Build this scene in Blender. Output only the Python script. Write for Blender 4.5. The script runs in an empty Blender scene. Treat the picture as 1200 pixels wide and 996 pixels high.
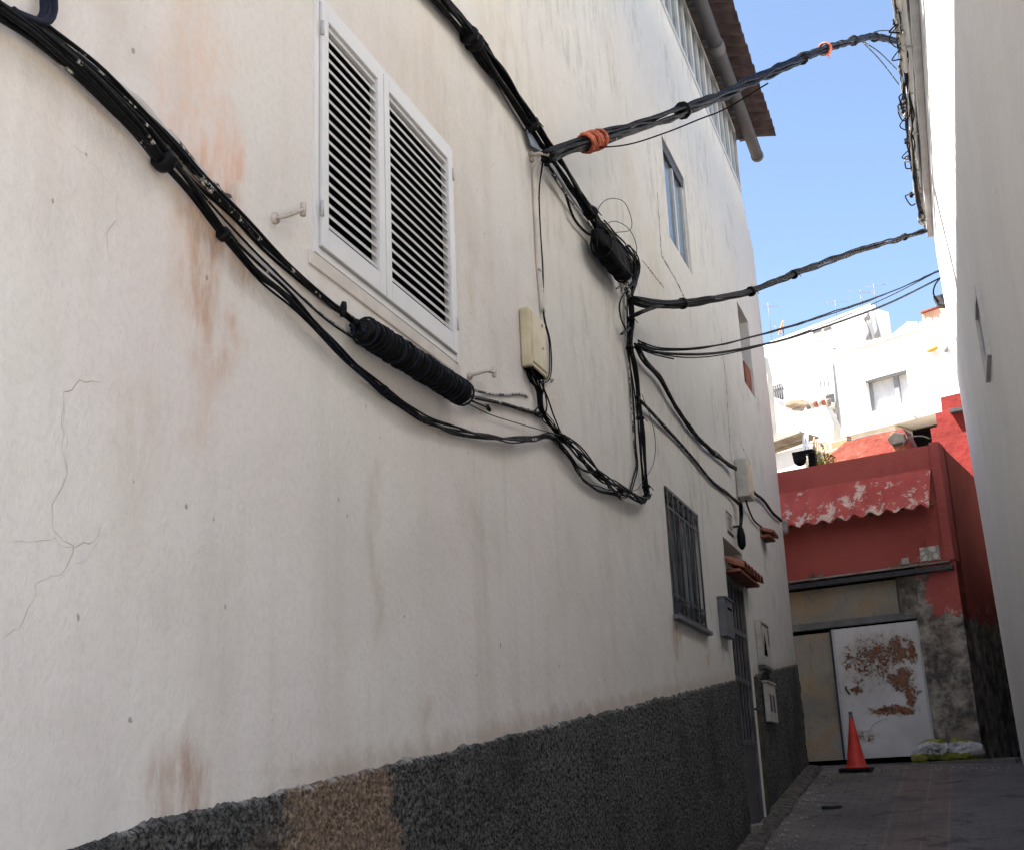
import bpy, bmesh, math, random
from mathutils import Vector, Matrix, noise
random.seed(7)
sc = bpy.context.scene
COL = sc.collection

# ------------------------------------------------------------------ camera frame
R = Matrix(((0.93954052, 0.13349088, 0.31534711),
            (0.33987573, -0.25107937, -0.90633528),
            (-0.04181034, 0.95871755, -0.28126955)))
CAM = Vector((0, 0, 1.6))
F = 1480.0

def ray(px, py):
    return R @ Vector((px - 600, -(py - 498), -F)).normalized()
def onX(px, py, X):
    d = ray(px, py); return CAM + d * (X / d.x)
def onY(px, py, Y):
    d = ray(px, py); return CAM + d * (Y / d.y)

# ------------------------------------------------------------------ object helpers
def link(name, me, mat=None, parent=None):
    o = bpy.data.objects.new(name, me); COL.objects.link(o)
    if mat is not None: me.materials.append(mat)
    if parent is not None:
        o.parent = parent
        off = Vector(parent.location); p = parent.parent
        while p is not None:
            off += p.location; p = p.parent
        o.location = -off
    return o
def thing(name, label, cat, loc=(0, 0, 0), group=None):
    o = bpy.data.objects.new(name, None); COL.objects.link(o)
    o.location = loc; o.empty_display_size = .1
    o['label'] = label; o['category'] = cat
    if group: o['group'] = group
    return o
def tag(o, label, cat, group=None):
    o['label'] = label; o['category'] = cat
    if group: o['group'] = group
    return o

class MB:
    def __init__(s): s.v = []; s.f = []; s.sm = []
    def add(s, vs, fs, smooth=False):
        b = len(s.v); s.v += [tuple(v) for v in vs]
        for f in fs:
            s.f.append([b + i for i in f]); s.sm.append(smooth)
        return s
    def box(s, a, b):
        x0, y0, z0 = a; x1, y1, z1 = b
        return s.add([(x0,y0,z0),(x1,y0,z0),(x1,y1,z0),(x0,y1,z0),(x0,y0,z1),(x1,y0,z1),(x1,y1,z1),(x0,y1,z1)],
                     [(0,3,2,1),(4,5,6,7),(0,1,5,4),(1,2,6,5),(2,3,7,6),(3,0,4,7)])
    def prism(s, poly, d):
        n = len(poly); d = Vector(d); P = [Vector(p) for p in poly]
        return s.add(P + [p + d for p in P], [list(range(n))[::-1], list(range(n, 2*n))] +
                     [(i, (i+1) % n, n + (i+1) % n, n + i) for i in range(n)])
    def tube(s, pts, r, k=6, caps=True):
        pts = [Vector(p) for p in pts]; n = len(pts)
        rs = r if isinstance(r, (list, tuple)) else [r]*n
        vs = []; up = Vector((0.13, 0.31, 0.94)).normalized(); N = None
        for i, p in enumerate(pts):
            t = (pts[min(i+1, n-1)] - pts[max(i-1, 0)])
            if t.length < 1e-9: t = Vector((0, 1, 0))
            t.normalize()
            if N is None:
                N = t.cross(up)
                if N.length < .1: N = t.cross(Vector((1, 0, 0)))
            else: N = N - t * N.dot(t)
            N.normalize(); B = t.cross(N)
            for j in range(k):
                a = 2*math.pi*j/k
                vs.append(p + (N*math.cos(a) + B*math.sin(a)) * rs[i])
        fs = [(i*k+j, i*k+(j+1) % k, (i+1)*k+(j+1) % k, (i+1)*k+j) for i in range(n-1) for j in range(k)]
        if caps: fs += [list(range(k))[::-1], [(n-1)*k+j for j in range(k)]]
        return s.add(vs, fs, True)
    def build(s, name, mat, parent=None, bevel=0, seg=2):
        me = bpy.data.meshes.new(name); me.from_pydata(s.v, [], s.f)
        me.polygons.foreach_set('use_smooth', s.sm)
        bm = bmesh.new(); bm.from_mesh(me)
        bmesh.ops.recalc_face_normals(bm, faces=bm.faces)
        bm.to_mesh(me); bm.free(); me.update()
        o = link(name, me, mat, parent)
        if bevel:
            m = o.modifiers.new('bevel', 'BEVEL'); m.width = bevel; m.segments = seg; m.limit_method = 'ANGLE'
        return o

class Face:
    """a vertical facade frame: u along it (to the right), z up, w out of it (towards the street)"""
    def __init__(s, origin, udir):
        s.o = Vector((origin[0], origin[1], 0)); s.u = Vector((udir[0], udir[1], 0)).normalized()
        s.n = Vector((s.u.y, -s.u.x, 0))
    def px(s, x, y, w=0):
        d = ray(x, y); o = s.o + s.n*w
        t = s.n.dot(o - Vector((0, 0, 0))) / s.n.dot(d)
        p = CAM + d*t
        return s.u.dot(p - s.o), p.z
    def P(s, u, z, w=0):
        p = s.o + s.u*u + s.n*w; return Vector((p.x, p.y, z))
    def box(s, mb, u0, u1, z0, z1, w0, w1):
        mb.prism([s.P(u0,z0,w0), s.P(u1,z0,w0), s.P(u1,z1,w0), s.P(u0,z1,w0)], s.n*(w1-w0)); return mb
    def pbox(s, mb, a, b, w0, w1):
        (u0, z0), (u1, z1) = s.px(*a), s.px(*b)
        return s.box(mb, min(u0,u1), max(u0,u1), min(z0,z1), max(z0,z1), w0, w1)
    def poly(s, mb, pxs, w0, w1):
        q = [s.px(*p) for p in pxs]
        mb.prism([s.P(u, z, w0) for u, z in q], s.n*(w1-w0)); return mb

def spline(pts, step=.04):
    P = [Vector(p) for p in pts]
    if len(P) == 2: P = [P[0], P[0].lerp(P[1], .5), P[1]]
    E = [P[0]*2-P[1]] + P + [P[-1]*2-P[-2]]
    out = []
    for i in range(1, len(E)-2):
        a, b, c, d = E[i-1:i+3]; n = max(2, int((c-b).length/step))
        for k in range(n):
            t = k/n
            out.append(.5*((2*b)+(c-a)*t+(2*a-5*b+4*c-d)*t*t+(3*b-a-3*c+d)*t**3))
    out.append(P[-1]); return out

# ------------------------------------------------------------------ shader helpers
class Mat:
    def __init__(s, name, rough=.8, spec=.3, metal=0):
        s.m = bpy.data.materials.new(name); s.m.use_nodes = True
        s.t = s.m.node_tree; s.b = s.t.nodes['Principled BSDF']
        s.b.inputs['Roughness'].default_value = rough
        s.b.inputs['Specular IOR Level'].default_value = spec
        s.b.inputs['Metallic'].default_value = metal
        s.tc = s.t.nodes.new('ShaderNodeTexCoord').outputs['Object']
    def N(s, typ, ins=None, **at):
        n = s.t.nodes.new('ShaderNode'+typ)
        for k, v in at.items(): setattr(n, k, v)
        for k, v in (ins or {}).items():
            sk = n.inputs[k]
            if isinstance(v, bpy.types.NodeSocket): s.t.links.new(v, sk)
            else: sk.default_value = v
        return n
    def map(s, scale=(1,1,1), loc=(0,0,0), vec=None):
        return s.N('Mapping', {'Vector': vec or s.tc, 'Scale': scale, 'Location': loc}).outputs[0]
    def noise(s, scale, detail=4, rough=.55, vec=None, col=False):
        n = s.N('TexNoise', {'Vector': vec or s.tc, 'Scale': scale, 'Detail': detail, 'Roughness': rough})
        return n.outputs['Color' if col else 'Fac']
    def ramp(s, fac, a, b, va=0., vb=1.):
        return s.N('MapRange', {'Value': fac, 'From Min': a, 'From Max': b, 'To Min': va, 'To Max': vb}, interpolation_type='SMOOTHSTEP').outputs[0]
    def mix(s, fac, a, b, mode='MIX'):
        n = s.N('Mix', None, data_type='RGBA', blend_type=mode)
        for i, v in ((0, fac), (6, a), (7, b)):
            if isinstance(v, bpy.types.NodeSocket): s.t.links.new(v, n.inputs[i])
            else: n.inputs[i].default_value = v if i == 0 else (*v[:3], 1)
        return n.outputs[2]
    def math(s, op, a, b=0., c=0.):
        return s.N('Math', {0: a, 1: b, 2: c}, operation=op).outputs[0]
    def blob(s, c, r, vec=None):
        """soft patch: 1 at the centre c, 0 at radii r (x, y, z)"""
        sc_ = tuple(1/q for q in r); lo = tuple(-ci/q for ci, q in zip(c, r))
        return s.N('TexGradient', {'Vector': s.map(sc_, lo, vec)}, gradient_type='SPHERICAL').outputs['Fac']
    def col(s, c): 
        if isinstance(c, bpy.types.NodeSocket): s.t.links.new(c, s.b.inputs['Base Color'])
        else: s.b.inputs['Base Color'].default_value = (*c, 1)
        return s
    def rough(s, f): s.t.links.new(f, s.b.inputs['Roughness']); return s
    def bump(s, h, dist=.01, strength=1., prev=None):
        ins = {'Height': h, 'Distance': dist, 'Strength': strength}
        if prev is not None: ins['Normal'] = prev
        n = s.N('Bump', ins).outputs[0]
        s.t.links.new(n, s.b.inputs['Normal']); return n

def simple(name, c, rough=.7, spec=.3, metal=0, var=.15, vs=6, bump=.002, bs=60, dirt=None):
    m = Mat(name, rough, spec, metal)
    f = m.noise(vs, 5)
    d = tuple(x*(1-var) for x in c); e = tuple(min(1, x*(1+var)) for x in c)
    out = m.mix(m.ramp(f, .3, .7), d, e)
    if dirt:
        k = m.ramp(m.noise(vs*2.7, 8, .7), dirt[1], dirt[1]+.12)
        out = m.mix(k, out, dirt[0])
    m.col(out)
    if bump: m.bump(m.noise(bs, 3), bump)
    return m.m

# ---- plaster of the long white house: the stain map lives on the wall mesh (attributes 'clean', 'stained', 'mould')
def plaster_left():
    m = Mat('stained_white_plaster', .85, .2)
    A = lambda n: m.N('Attribute', None, attribute_name=n).outputs['Color']
    clean, stained = A('clean'), A('stained')
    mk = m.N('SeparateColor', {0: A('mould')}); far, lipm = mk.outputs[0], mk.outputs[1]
    fine = m.noise(1, 7, .72, m.map((1, 15, 4.5)))
    base = m.mix(m.ramp(fine, .36, .62, .3, 1), clean, stained)
    n9 = m.noise(8, 5, .7); n30 = m.noise(38, 4, .7)
    base = m.mix(m.ramp(n9, .48, .75, 0, .3), base, (.76, .73, .69))
    st2 = m.noise(1, 7, .75, m.map((1, 7, 2.4), (0, 3, 1)))
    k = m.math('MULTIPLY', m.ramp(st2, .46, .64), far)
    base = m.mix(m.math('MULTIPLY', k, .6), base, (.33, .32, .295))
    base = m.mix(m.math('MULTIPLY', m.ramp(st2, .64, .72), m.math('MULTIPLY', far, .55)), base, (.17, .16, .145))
    base = m.mix(m.ramp(m.math('ADD', lipm, m.math('MULTIPLY', n9, .9)), 1.0, 1.45, 0, .6), base, (.46, .37, .29))
    vo = m.N('TexVoronoi', {'Vector': m.map((1, 7.5, 6.2)), 'Scale': 1, 'Randomness': 1})
    rnd = m.N('SeparateColor', {0: vo.outputs['Color']}).outputs[0]
    thr = m.math('MULTIPLY', m.ramp(rnd, .72, 1), .040)
    pock = m.ramp(m.math('SUBTRACT', m.math('ADD', vo.outputs['Distance'], m.math('MULTIPLY', m.math('SUBTRACT', n30, .5), .22)), thr), .004, .016, 1, 0)
    base = m.mix(m.math('MULTIPLY', pock, .6), base, (.19, .15, .12))
    base = m.mix(m.ramp(n30, .42, .7, 0, .22), base, (.52, .49, .46))
    base = m.mix(m.math('MULTIPLY', m.ramp(n30, .69, .74), m.ramp(n9, .5, .6)), base, (.30, .26, .22))
    m.col(base)
    h = m.math('ADD', m.math('MULTIPLY', m.noise(1.4, 2), .9), m.math('MULTIPLY', n9, .22))
    h = m.math('ADD', h, m.math('MULTIPLY', n30, .05))
    m.bump(h, .04, .9)
    return m.m

def wallpt(px, py):
    p = onX(px, py, -2.0); return p.y, p.z
def stain(px, py, ry, rz, c, k):
    y, z = wallpt(px, py); return (y, z, ry, rz, c, k)
STAINS = [
    stain(225, 150, .30, .75, (.78, .54, .42), .45), stain(243, 95, .10, .45, (.80, .52, .38), .5),
    stain(240, 262, .17, .22, (.50, .27, .14), 1), stain(246, 310, .06, .22, (.40, .22, .12), .9), stain(214, 222, .10, .10, (.62, .36, .26), .9), stain(250, 215, .12, .22, (.78, .50, .38), .9), stain(262, 285, .12, .16, (.42, .25, .15), .6),
    stain(222, 248, .12, .12, (.50, .27, .13), .7), stain(235, 360, .16, .55, (.66, .47, .36), .55),
    stain(190, 180, .14, .22, (.70, .46, .36), .4), stain(225, 20, .35, .30, (.78, .62, .50), .5),
    stain(110, 40, .5, .12, (.62, .55, .50), .5), stain(545, 300, .14, .40, (.60, .49, .35), .55),
    stain(440, 640, .10, .45, (.52, .43, .33), .55), stain(560, 640, .13, .55, (.58, .51, .42), .45),
    stain(150, 545, .25, .40, (.62, .52, .42), .4), stain(175, 935, .12, .14, (.44, .27, .18), .8),
    stain(200, 925, .10, .14, (.40, .24, .17), .7), stain(130, 960, .2, .10, (.50, .36, .26), .6),
    stain(500, 120, .9, .5, (.66, .58, .46), .6), stain(600, 60, .9, .5, (.66, .58, .45), .45),
    stain(793, 742, .12, .10, (.42, .28, .17), .9), stain(830, 768, .12, .13, (.45, .30, .17), .95),
    stain(897, 650, .12, .35, (.20, .19, .18), .95), stain(770, 330, .5, .8, (.50, .46, .38), .6),
    stain(855, 470, .6, 1.1, (.46, .44, .40), .6), stain(718, 60, .35, .9, (.52, .48, .41), .6),
    stain(740, 235, .35, .6, (.48, .44, .37), .6), stain(410, 330, .3, .15, (.64, .52, .42), .5),
    stain(500, 860, .2, .2, (.55, .44, .35), .6), stain(650, 480, .15, .3, (.60, .52, .44), .4),
]
M = {}
M['plaster'] = plaster_left()

def dado_mat():
    m = Mat('dark_roughcast', .92, .15)
    v = m.N('TexVoronoi', {'Vector': m.tc, 'Scale': 75}).outputs['Distance']
    g = m.noise(52, 6, .78)
    c = m.mix(m.ramp(g, .40, .62), (.020, .0196, .0185), (.25, .244, .230))
    c = m.mix(m.ramp(m.noise(85, 3, .7), .58, .68, 0, .75), c, (.30, .30, .29))
    c = m.mix(m.ramp(m.noise(1.3, 4), .4, .7, 0, .55), c, (.045, .0445, .043), 'MIX')
    wob = m.N('VectorMath', {0: m.N('VectorMath', {0: m.noise(3.7, 9, .8, col=True), 1: (.5, .5, .5)}, operation='SUBTRACT').outputs[0], 'Scale': 1.15}, operation='SCALE').outputs[0]
    dv = m.N('VectorMath', {0: m.tc, 1: wob}, operation='ADD').outputs[0]
    brown = m.ramp(m.blob((-2, 3.87, 1.42), (9, .52, .85), dv), .16, .30)
    bc = m.mix(m.ramp(g, .35, .68), (.12, .080, .056), (.56, .42, .31))
    c = m.mix(brown, c, bc)
    b2 = m.ramp(m.blob((-2, 3.35, 1.35), (9, .2, .35), dv), .25, .5, 0, .5)
    c = m.mix(b2, c, (.12, .085, .06))
    # white paint caught on the upper lip
    xyz = m.N('SeparateXYZ', {0: m.tc}); Y, Z = xyz.outputs[1], xyz.outputs[2]
    lip = m.math('SUBTRACT', m.math('ADD', m.math('MULTIPLY', Y, .109), 1.26), Z)
    l2 = m.math('ADD', lip, m.math('MULTIPLY', m.math('SUBTRACT', m.noise(16, 6, .75), .5), -.16))
    c = m.mix(m.math('MULTIPLY', m.ramp(l2, -.012, .006, .9, 0), m.ramp(m.noise(2.3, 3), .42, .56, .12, 1)), c, (.58, .55, .52))
    c = m.mix(m.math('MULTIPLY', m.ramp(m.noise(1, 5, .7, m.map((1, 20, 1.2))), .68, .72), .5), c, (.35, .34, .33))
    m.col(c)
    m.bump(m.math('ADD', m.math('MULTIPLY', v, .5), g), .022, 1.)
    return m.m
M['dado'] = dado_mat()
M['sill_paint'] = simple('cream_sill_paint', (.66, .61, .56), .8, .2, var=.1, vs=5)
M['frame_white'] = simple('white_painted_frame', (.62, .61, .60), .7, .3, var=.1)

def plaster_right():
    m = Mat('smooth_white_render', .8, .25)
    b = m.mix(m.ramp(m.noise(.8, 4), .35, .65), (.79, .775, .75), (.83, .815, .79))
    st = m.noise(1, 5, .6, m.map((2.2, 2.2, .7)))
    b = m.mix(m.ramp(st, .5, .75, 0, .18), b, (.60, .585, .56))
    b = m.mix(m.ramp(m.noise(1, 6, .7, m.map((9, 9, 5))), .68, .78, 0, .5), b, (.46, .44, .41))
    m.col(b)
    m.bump(m.math('ADD', m.noise(1.1, 3), m.math('MULTIPLY', m.noise(16, 7, .7), .22)), .045, .9)
    return m.m
M['plaster_right'] = plaster_right()

def red_wall_mat(worn=True, name='worn_red_paint'):
    m = Mat(name, .8, .25)
    red = m.mix(m.ramp(m.noise(1.7, 5), .35, .65), (.36, .078, .066), (.42, .098, .084))
    red = m.mix(m.ramp(m.noise(1, 6, .65, m.map((6, 6, 1.2))), .5, .8, 0, .5), red, (.22, .058, .050))
    if worn:
        # bare masonry low on the pier, an island of red left in it
        wob = m.N('VectorMath', {0: m.N('VectorMath', {0: m.noise(3.4, 7, .7, col=True), 1: (.5, .5, .5)}, operation='SUBTRACT').outputs[0], 'Scale': .9}, operation='SCALE').outputs[0]
        dv = m.N('VectorMath', {0: m.tc, 1: wob}, operation='ADD').outputs[0]
        xyz = m.N('SeparateXYZ', {0: dv}); Z = xyz.outputs[2]; Xc = xyz.outputs[0]
        low = m.ramp(Z, 3.40, 3.45, 1, 0)
        pier = m.math('MULTIPLY', m.ramp(Z, 4.06, 4.12, 1, 0), m.ramp(Xc, -.40, -.34, 1, 0))
        bare = m.math('MAXIMUM', low, pier)
        mort = m.mix(m.ramp(m.noise(5, 8, .7), .35, .68), (.08, .072, .063), (.50, .44, .375))
        mort = m.mix(m.ramp(m.noise(2.3, 5, .6), .55, .7, 0, .6), mort, (.40, .30, .24))
        pink = m.ramp(m.noise(7, 8, .75), .57, .62)
        edge = m.ramp(m.math('ABSOLUTE', m.math('SUBTRACT', Z, 3.45)), .0, .5, 1, 0)
        red = m.mix(m.math('MULTIPLY', m.math('MULTIPLY', pink, edge), .9), red, (.62, .46, .39))
        red = m.mix(m.math('MULTIPLY', m.ramp(m.noise(6, 9, .78), .63, .66), .8), red, (.17, .13, .115))
        c = m.mix(bare, red, mort)
        m.col(c)
        m.bump(m.math('ADD', m.math('MULTIPLY', bare, m.math('SUBTRACT', m.noise(8, 7, .7), .6)), m.math('MULTIPLY', m.noise(20, 4), .1)), .07, .9)
    else:
        m.col(red); m.bump(m.noise(14, 5), .012)
    return m.m
M['red'] = red_wall_mat(False, 'dull_red_paint')
M['red_worn'] = red_wall_mat(True)
M['red_dark'] = simple('deep_red_render', (.20, .022, .018), .8, .2, var=.14, vs=1.5, bump=.02, bs=6)

def red_sheet_mat():
    m = Mat('flaking_red_sheet', .75, .25)
    red = m.mix(m.ramp(m.noise(2.5, 5), .35, .65), (.40, .068, .056), (.48, .095, .078))
    n1 = m.math('ADD', m.noise(4.2, 9, .78), m.math('MULTIPLY', m.N('SeparateXYZ', {0: m.tc}).outputs[2], -.13))
    pale = m.mix(m.noise(12, 4), (.52, .30, .25), (.72, .60, .52))
    c = m.mix(m.ramp(n1, -.10, -.078), red, pale)
    c = m.mix(m.ramp(m.noise(1, 7, .7, m.map((14, 14, 1.5))), .5, .75, 0, .5), c, (.22, .09, .075)); m.col(c); m.bump(m.noise(18, 5), .006)
    return m.m
M['red_sheet'] = red_sheet_mat()

def pink_mat():
    m = Mat('peeling_pink_render', .8, .25)
    c = m.mix(m.ramp(m.noise(.8, 5), .4, .6), (.25, .045, .032), (.28, .075, .05))
    c = m.mix(m.ramp(m.noise(2.4, 6, .7), .52, .64, 0, .8), c, (.32, .17, .095))
    c = m.mix(m.ramp(m.noise(4, 7, .7), .60, .66, 0, .8), c, (.22, .18, .12))
    m.col(c); m.bump(m.noise(5, 6), .03); return m.m
M['pink'] = pink_mat()
M['masonry'] = simple('bare_dark_masonry', (.17, .15, .13), .95, .1, var=.5, vs=5, bump=.05, bs=9, dirt=((.06, .055, .05), .52))

def rust_door_mat(c_blobs):
    m = Mat('rusting_white_sheet', .6, .35)
    base = m.mix(m.ramp(m.noise(1.6, 4), .35, .65), (.58, .555, .55), (.70, .68, .68))
    wob = m.N('VectorMath', {0: m.N('VectorMath', {0: m.noise(7, 5, .7, col=True), 1: (.5, .5, .5)}, operation='SUBTRACT').outputs[0], 'Scale': .34}, operation='SCALE').outputs[0]
    dv = m.N('VectorMath', {0: m.tc, 1: wob}, operation='ADD').outputs[0]
    n = m.noise(8.5, 9, .82); nf = m.noise(34, 6, .8)
    tot = None
    for (p, r, k) in c_blobs:
        b = m.math('MULTIPLY', m.ramp(m.blob(p, r, dv), 0, .8), k)
        tot = b if tot is None else m.math('MAXIMUM', tot, b)
    halo = m.ramp(m.math('ADD', tot, m.math('MULTIPLY', n, .9)), .45, .95)
    core = m.ramp(m.math('ADD', m.math('ADD', tot, m.math('MULTIPLY', n, 1.9)), m.math('MULTIPLY', nf, .55)), 1.57, 1.76)
    dark = m.ramp(m.math('ADD', tot, m.math('MULTIPLY', nf, 2.4)), 1.93, 2.03)
    c = m.mix(m.math('MULTIPLY', halo, .7), base, (.38, .29, .21))
    c = m.mix(m.math('MULTIPLY', core, m.ramp(tot, .02, .2)), c, (.34, .14, .065))
    c = m.mix(m.math('MULTIPLY', core, m.ramp(nf, .46, .56)), c, (.20, .07, .035))
    c = m.mix(m.math('MULTIPLY', m.math('MULTIPLY', halo, .6), m.ramp(m.noise(1, 7, .7, m.map((20, 20, 2))), .5, .7)), c, (.30, .20, .13))
    c = m.mix(m.math('MULTIPLY', dark, m.ramp(tot, .02, .2)), c, (.075, .035, .025))
    m.col(c); m.bump(m.math('ADD', core, m.math('MULTIPLY', n, .4)), .008)
    return m.m

def board_mat():
    m = Mat('blotched_grey_board', .75, .25)
    c = m.mix(m.ramp(m.noise(1.5, 4), .4, .6), (.24, .225, .195), (.34, .315, .27))
    c = m.mix(m.ramp(m.noise(3.0, 8, .75), .44, .58, 0, .85), c, (.36, .26, .16))
    c = m.mix(m.ramp(m.noise(8, 9, .8), .55, .63, 0, .7), c, (.42, .29, .19))
    c = m.mix(m.ramp(m.noise(1, 7, .7, m.map((16, 16, 1.3))), .55, .72, 0, .6), c, (.13, .11, .09))
    c = m.mix(m.ramp(m.noise(17, 6, .75), .64, .68, 0, .8), c, (.08, .055, .04))
    m.col(c); m.bump(m.noise(12, 6), .01); return m.m
M['board'] = board_mat()

def cable_mat(name, paint, base=(.005, .0052, .006)):
    m = Mat(name, .6, .12)
    n = m.noise(9, 6, .7); n2 = m.noise(38, 4, .6)
    c = m.mix(m.ramp(n2, .4, .7), base, tuple(x*1.9 for x in base))
    k = m.ramp(m.math('ADD', m.math('MULTIPLY', n, .7), m.math('MULTIPLY', n2, .3)), paint, paint+.03)
    c = m.mix(k, c, (.50, .48, .45)); m.col(c)
    m.rough(m.ramp(n2, .3, .7, .42, .7)); m.bump(n2, .002)
    return m.m
M['cable'] = cable_mat('black_cable', .62)
M['cable_clean'] = cable_mat('clean_black_cable', .80)
M['cable_spot'] = cable_mat('paint_flecked_cable', .575)
M['cable_paint'] = cable_mat('overpainted_cable', .48, (.05, .05, .048))
M['cable_blue'] = cable_mat('blue_black_cable', .85, (.008, .010, .019))
M['rubber_black'] = simple('matt_black_rubber', (.006, .006, .007), .75, .06, var=.3, vs=12, bump=.001)
M['conduit'] = cable_mat('old_painted_conduit', .40, (.16, .15, .14))
M['pipe_cream'] = simple('cream_painted_pipe', (.58, .54, .49), .6, var=.12, dirt=((.12, .11, .10), .60))
M['tape'] = simple('orange_tape', (.42, .10, .05), .6, var=.5, vs=14)
M['white_metal'] = simple('white_lacquered_metal', (.66, .66, .665), .35, .5, var=.03, bump=0)
M['white_metal_worn'] = simple('grey_white_aluminium', (.46, .465, .47), .45, .5, var=.1, bump=0)
M['black'] = simple('dark_void', (.006, .006, .006), 1, 0, var=0, bump=0)
M['dark_metal'] = simple('dark_grey_iron', (.045, .045, .05), .5, .4, var=.3, vs=20)
M['gate'] = simple('grey_brown_gate_paint', (.085, .080, .09), .5, .35, var=.3, vs=5, dirt=((.16, .12, .06), .63))
M['grey_box'] = simple('slate_grey_box', (.11, .115, .13), .5, .4, var=.1)
M['box_cream'] = simple('yellowed_plastic', (.56, .49, .33), .45, .4, var=.12, vs=8, dirt=((.22, .19, .12), .64))
M['meter'] = simple('dirty_white_plastic', (.42, .405, .37), .5, .4, var=.15, vs=9, dirt=((.16, .12, .09), .62))
M['terracotta'] = simple('terracotta_tile', (.21, .075, .048), .8, .2, var=.4, vs=9, bump=.004, bs=40)
M['roof_tile'] = simple('dark_brown_tile', (.050, .034, .033), .85, .2, var=.35, vs=7, bump=.006, bs=30)
M['soffit'] = simple('dark_soffit_board', (.055, .045, .042), .9, .1, var=.3)
M['pvc'] = simple('grey_pvc', (.045, .045, .052), .6, .12, var=.12, vs=4)
M['pvc_light'] = simple('light_grey_pvc', (.09, .09, .092), .6, .15, var=.1)
M['rust_hook'] = simple('painted_iron_hook', (.50, .44, .39), .7, .3, var=.15, vs=20, dirt=((.20, .11, .06), .55))
M['glass'] = None
g = Mat('window_glass', .13, .35); g.col(g.mix(g.ramp(g.noise(.9, 2), .4, .6), (.10, .13, .15), (.16, .20, .22))); M['glass'] = g.m
M['curtain'] = simple('pale_curtain', (.60, .60, .60), .9, .1, var=.08)
M['brick'] = None
def brick_mat():
    m = Mat('red_hollow_brick', .9, .15)
    b = m.N('TexBrick', {'Vector': m.N('CombineXYZ', {0: m.math('ADD', m.N('SeparateXYZ', {0: m.tc}).outputs[0], m.N('SeparateXYZ', {0: m.tc}).outputs[1]), 1: m.N('SeparateXYZ', {0: m.tc}).outputs[2], 2: 0.}).outputs[0],
                          'Color1': (.34, .15, .08, 1), 'Color2': (.42, .22, .13, 1), 'Mortar': (.40, .35, .29, 1), 'Scale': 1.0, 'Mortar Size': .02, 'Brick Width': .34, 'Row Height': .19})
    m.col(m.mix(m.ramp(m.noise(3, 5), .5, .7, 0, .6), b.outputs['Color'], (.50, .42, .33)))
    m.bump(b.outputs['Fac'], -.02); return m.m
M['brick'] = brick_mat()
M['iron_brown'] = simple('brown_brick_infill', (.22, .075, .045), .85, .2, var=.3)
M['white_far'] = simple('bright_white_render', (.78, .78, .775), .8, .2, var=.05, vs=.6, bump=.01, bs=4)
M['white_old'] = simple('old_white_render', (.68, .67, .62), .85, .2, var=.12, vs=1.2, bump=.02, bs=5)
M['cream'] = simple('cream_render', (.70, .64, .50), .85, .2, var=.06, vs=.8)
M['block'] = simple('dark_block', (.07, .062, .055), .95, .05, var=.2)  # kept dark so the unseen wing bounces little light; also the rubble
M['peach'] = simple('peach_render', (.58, .38, .27), .85, .2, var=.1, vs=1)
M['lavender'] = simple('pale_violet_grey_sheet', (.36, .35, .38), .8, .2, var=.08, vs=1)
M['fibre'] = simple('weathered_fibre_cement', (.25, .23, .20), .9, .1, var=.3, vs=3, dirt=((.12, .10, .08), .58))
M['timber'] = simple('weathered_timber', (.22, .17, .12), .85, .2, var=.3, vs=6)
M['shadow_glass'] = simple('grey_fittings_and_shade', (.22, .225, .235), .5, .4, var=.1)
M['antenna'] = simple('aluminium_antenna', (.16, .16, .17), .6, .2, var=.1, bump=0)
M['dish'] = simple('rusty_dish', (.55, .27, .17), .6, .3, var=.3, vs=5)
M['orange_lamp'] = simple('orange_lamp_shell', (.70, .30, .05), .5, .4, var=.1)
M['cone'] = simple('traffic_cone_plastic', (.62, .045, .03), .5, .35, var=.18, vs=7, bump=.001)
M['cone_top'] = simple('worn_grey_cone_tip', (.16, .15, .14), .7, .3, var=.3, vs=20)
M['rubber'] = simple('black_rubber_base', (.02, .02, .02), .8, .3, var=.3)
M['leaf'] = simple('dry_green_leaves', (.10, .11, .03), .8, .2, var=.4, vs=4, bump=0)
M['stone'] = simple('mortar_grey', (.30, .275, .245), .95, .1, var=.35, vs=6, bump=.02, bs=14)
M['digit'] = simple('dark_glazed_line', (.03, .025, .03), .5, .3, var=0, bump=0)
M['tile_white'] = simple('glazed_number_tile', (.42, .39, .36), .4, .4, var=.15, vs=20)
M['ink'] = simple('black_print', (.015, .015, .02), .6, .3, var=0, bump=0)
M['blue_sheet'] = simple('blue_grey_plastic_scrap', (.20, .26, .34), .3, .5, var=.2)

def ceramic():
    m = Mat('patterned_ceramic', .4, .4)
    v = m.N('TexVoronoi', {'Vector': m.tc, 'Scale': 13}, feature='DISTANCE_TO_EDGE').outputs['Distance']
    c = m.mix(m.ramp(v, .05, .2), (.30, .29, .26), (.60, .56, .50)); m.col(c); return m.m
M['ceramic'] = ceramic()

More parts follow.
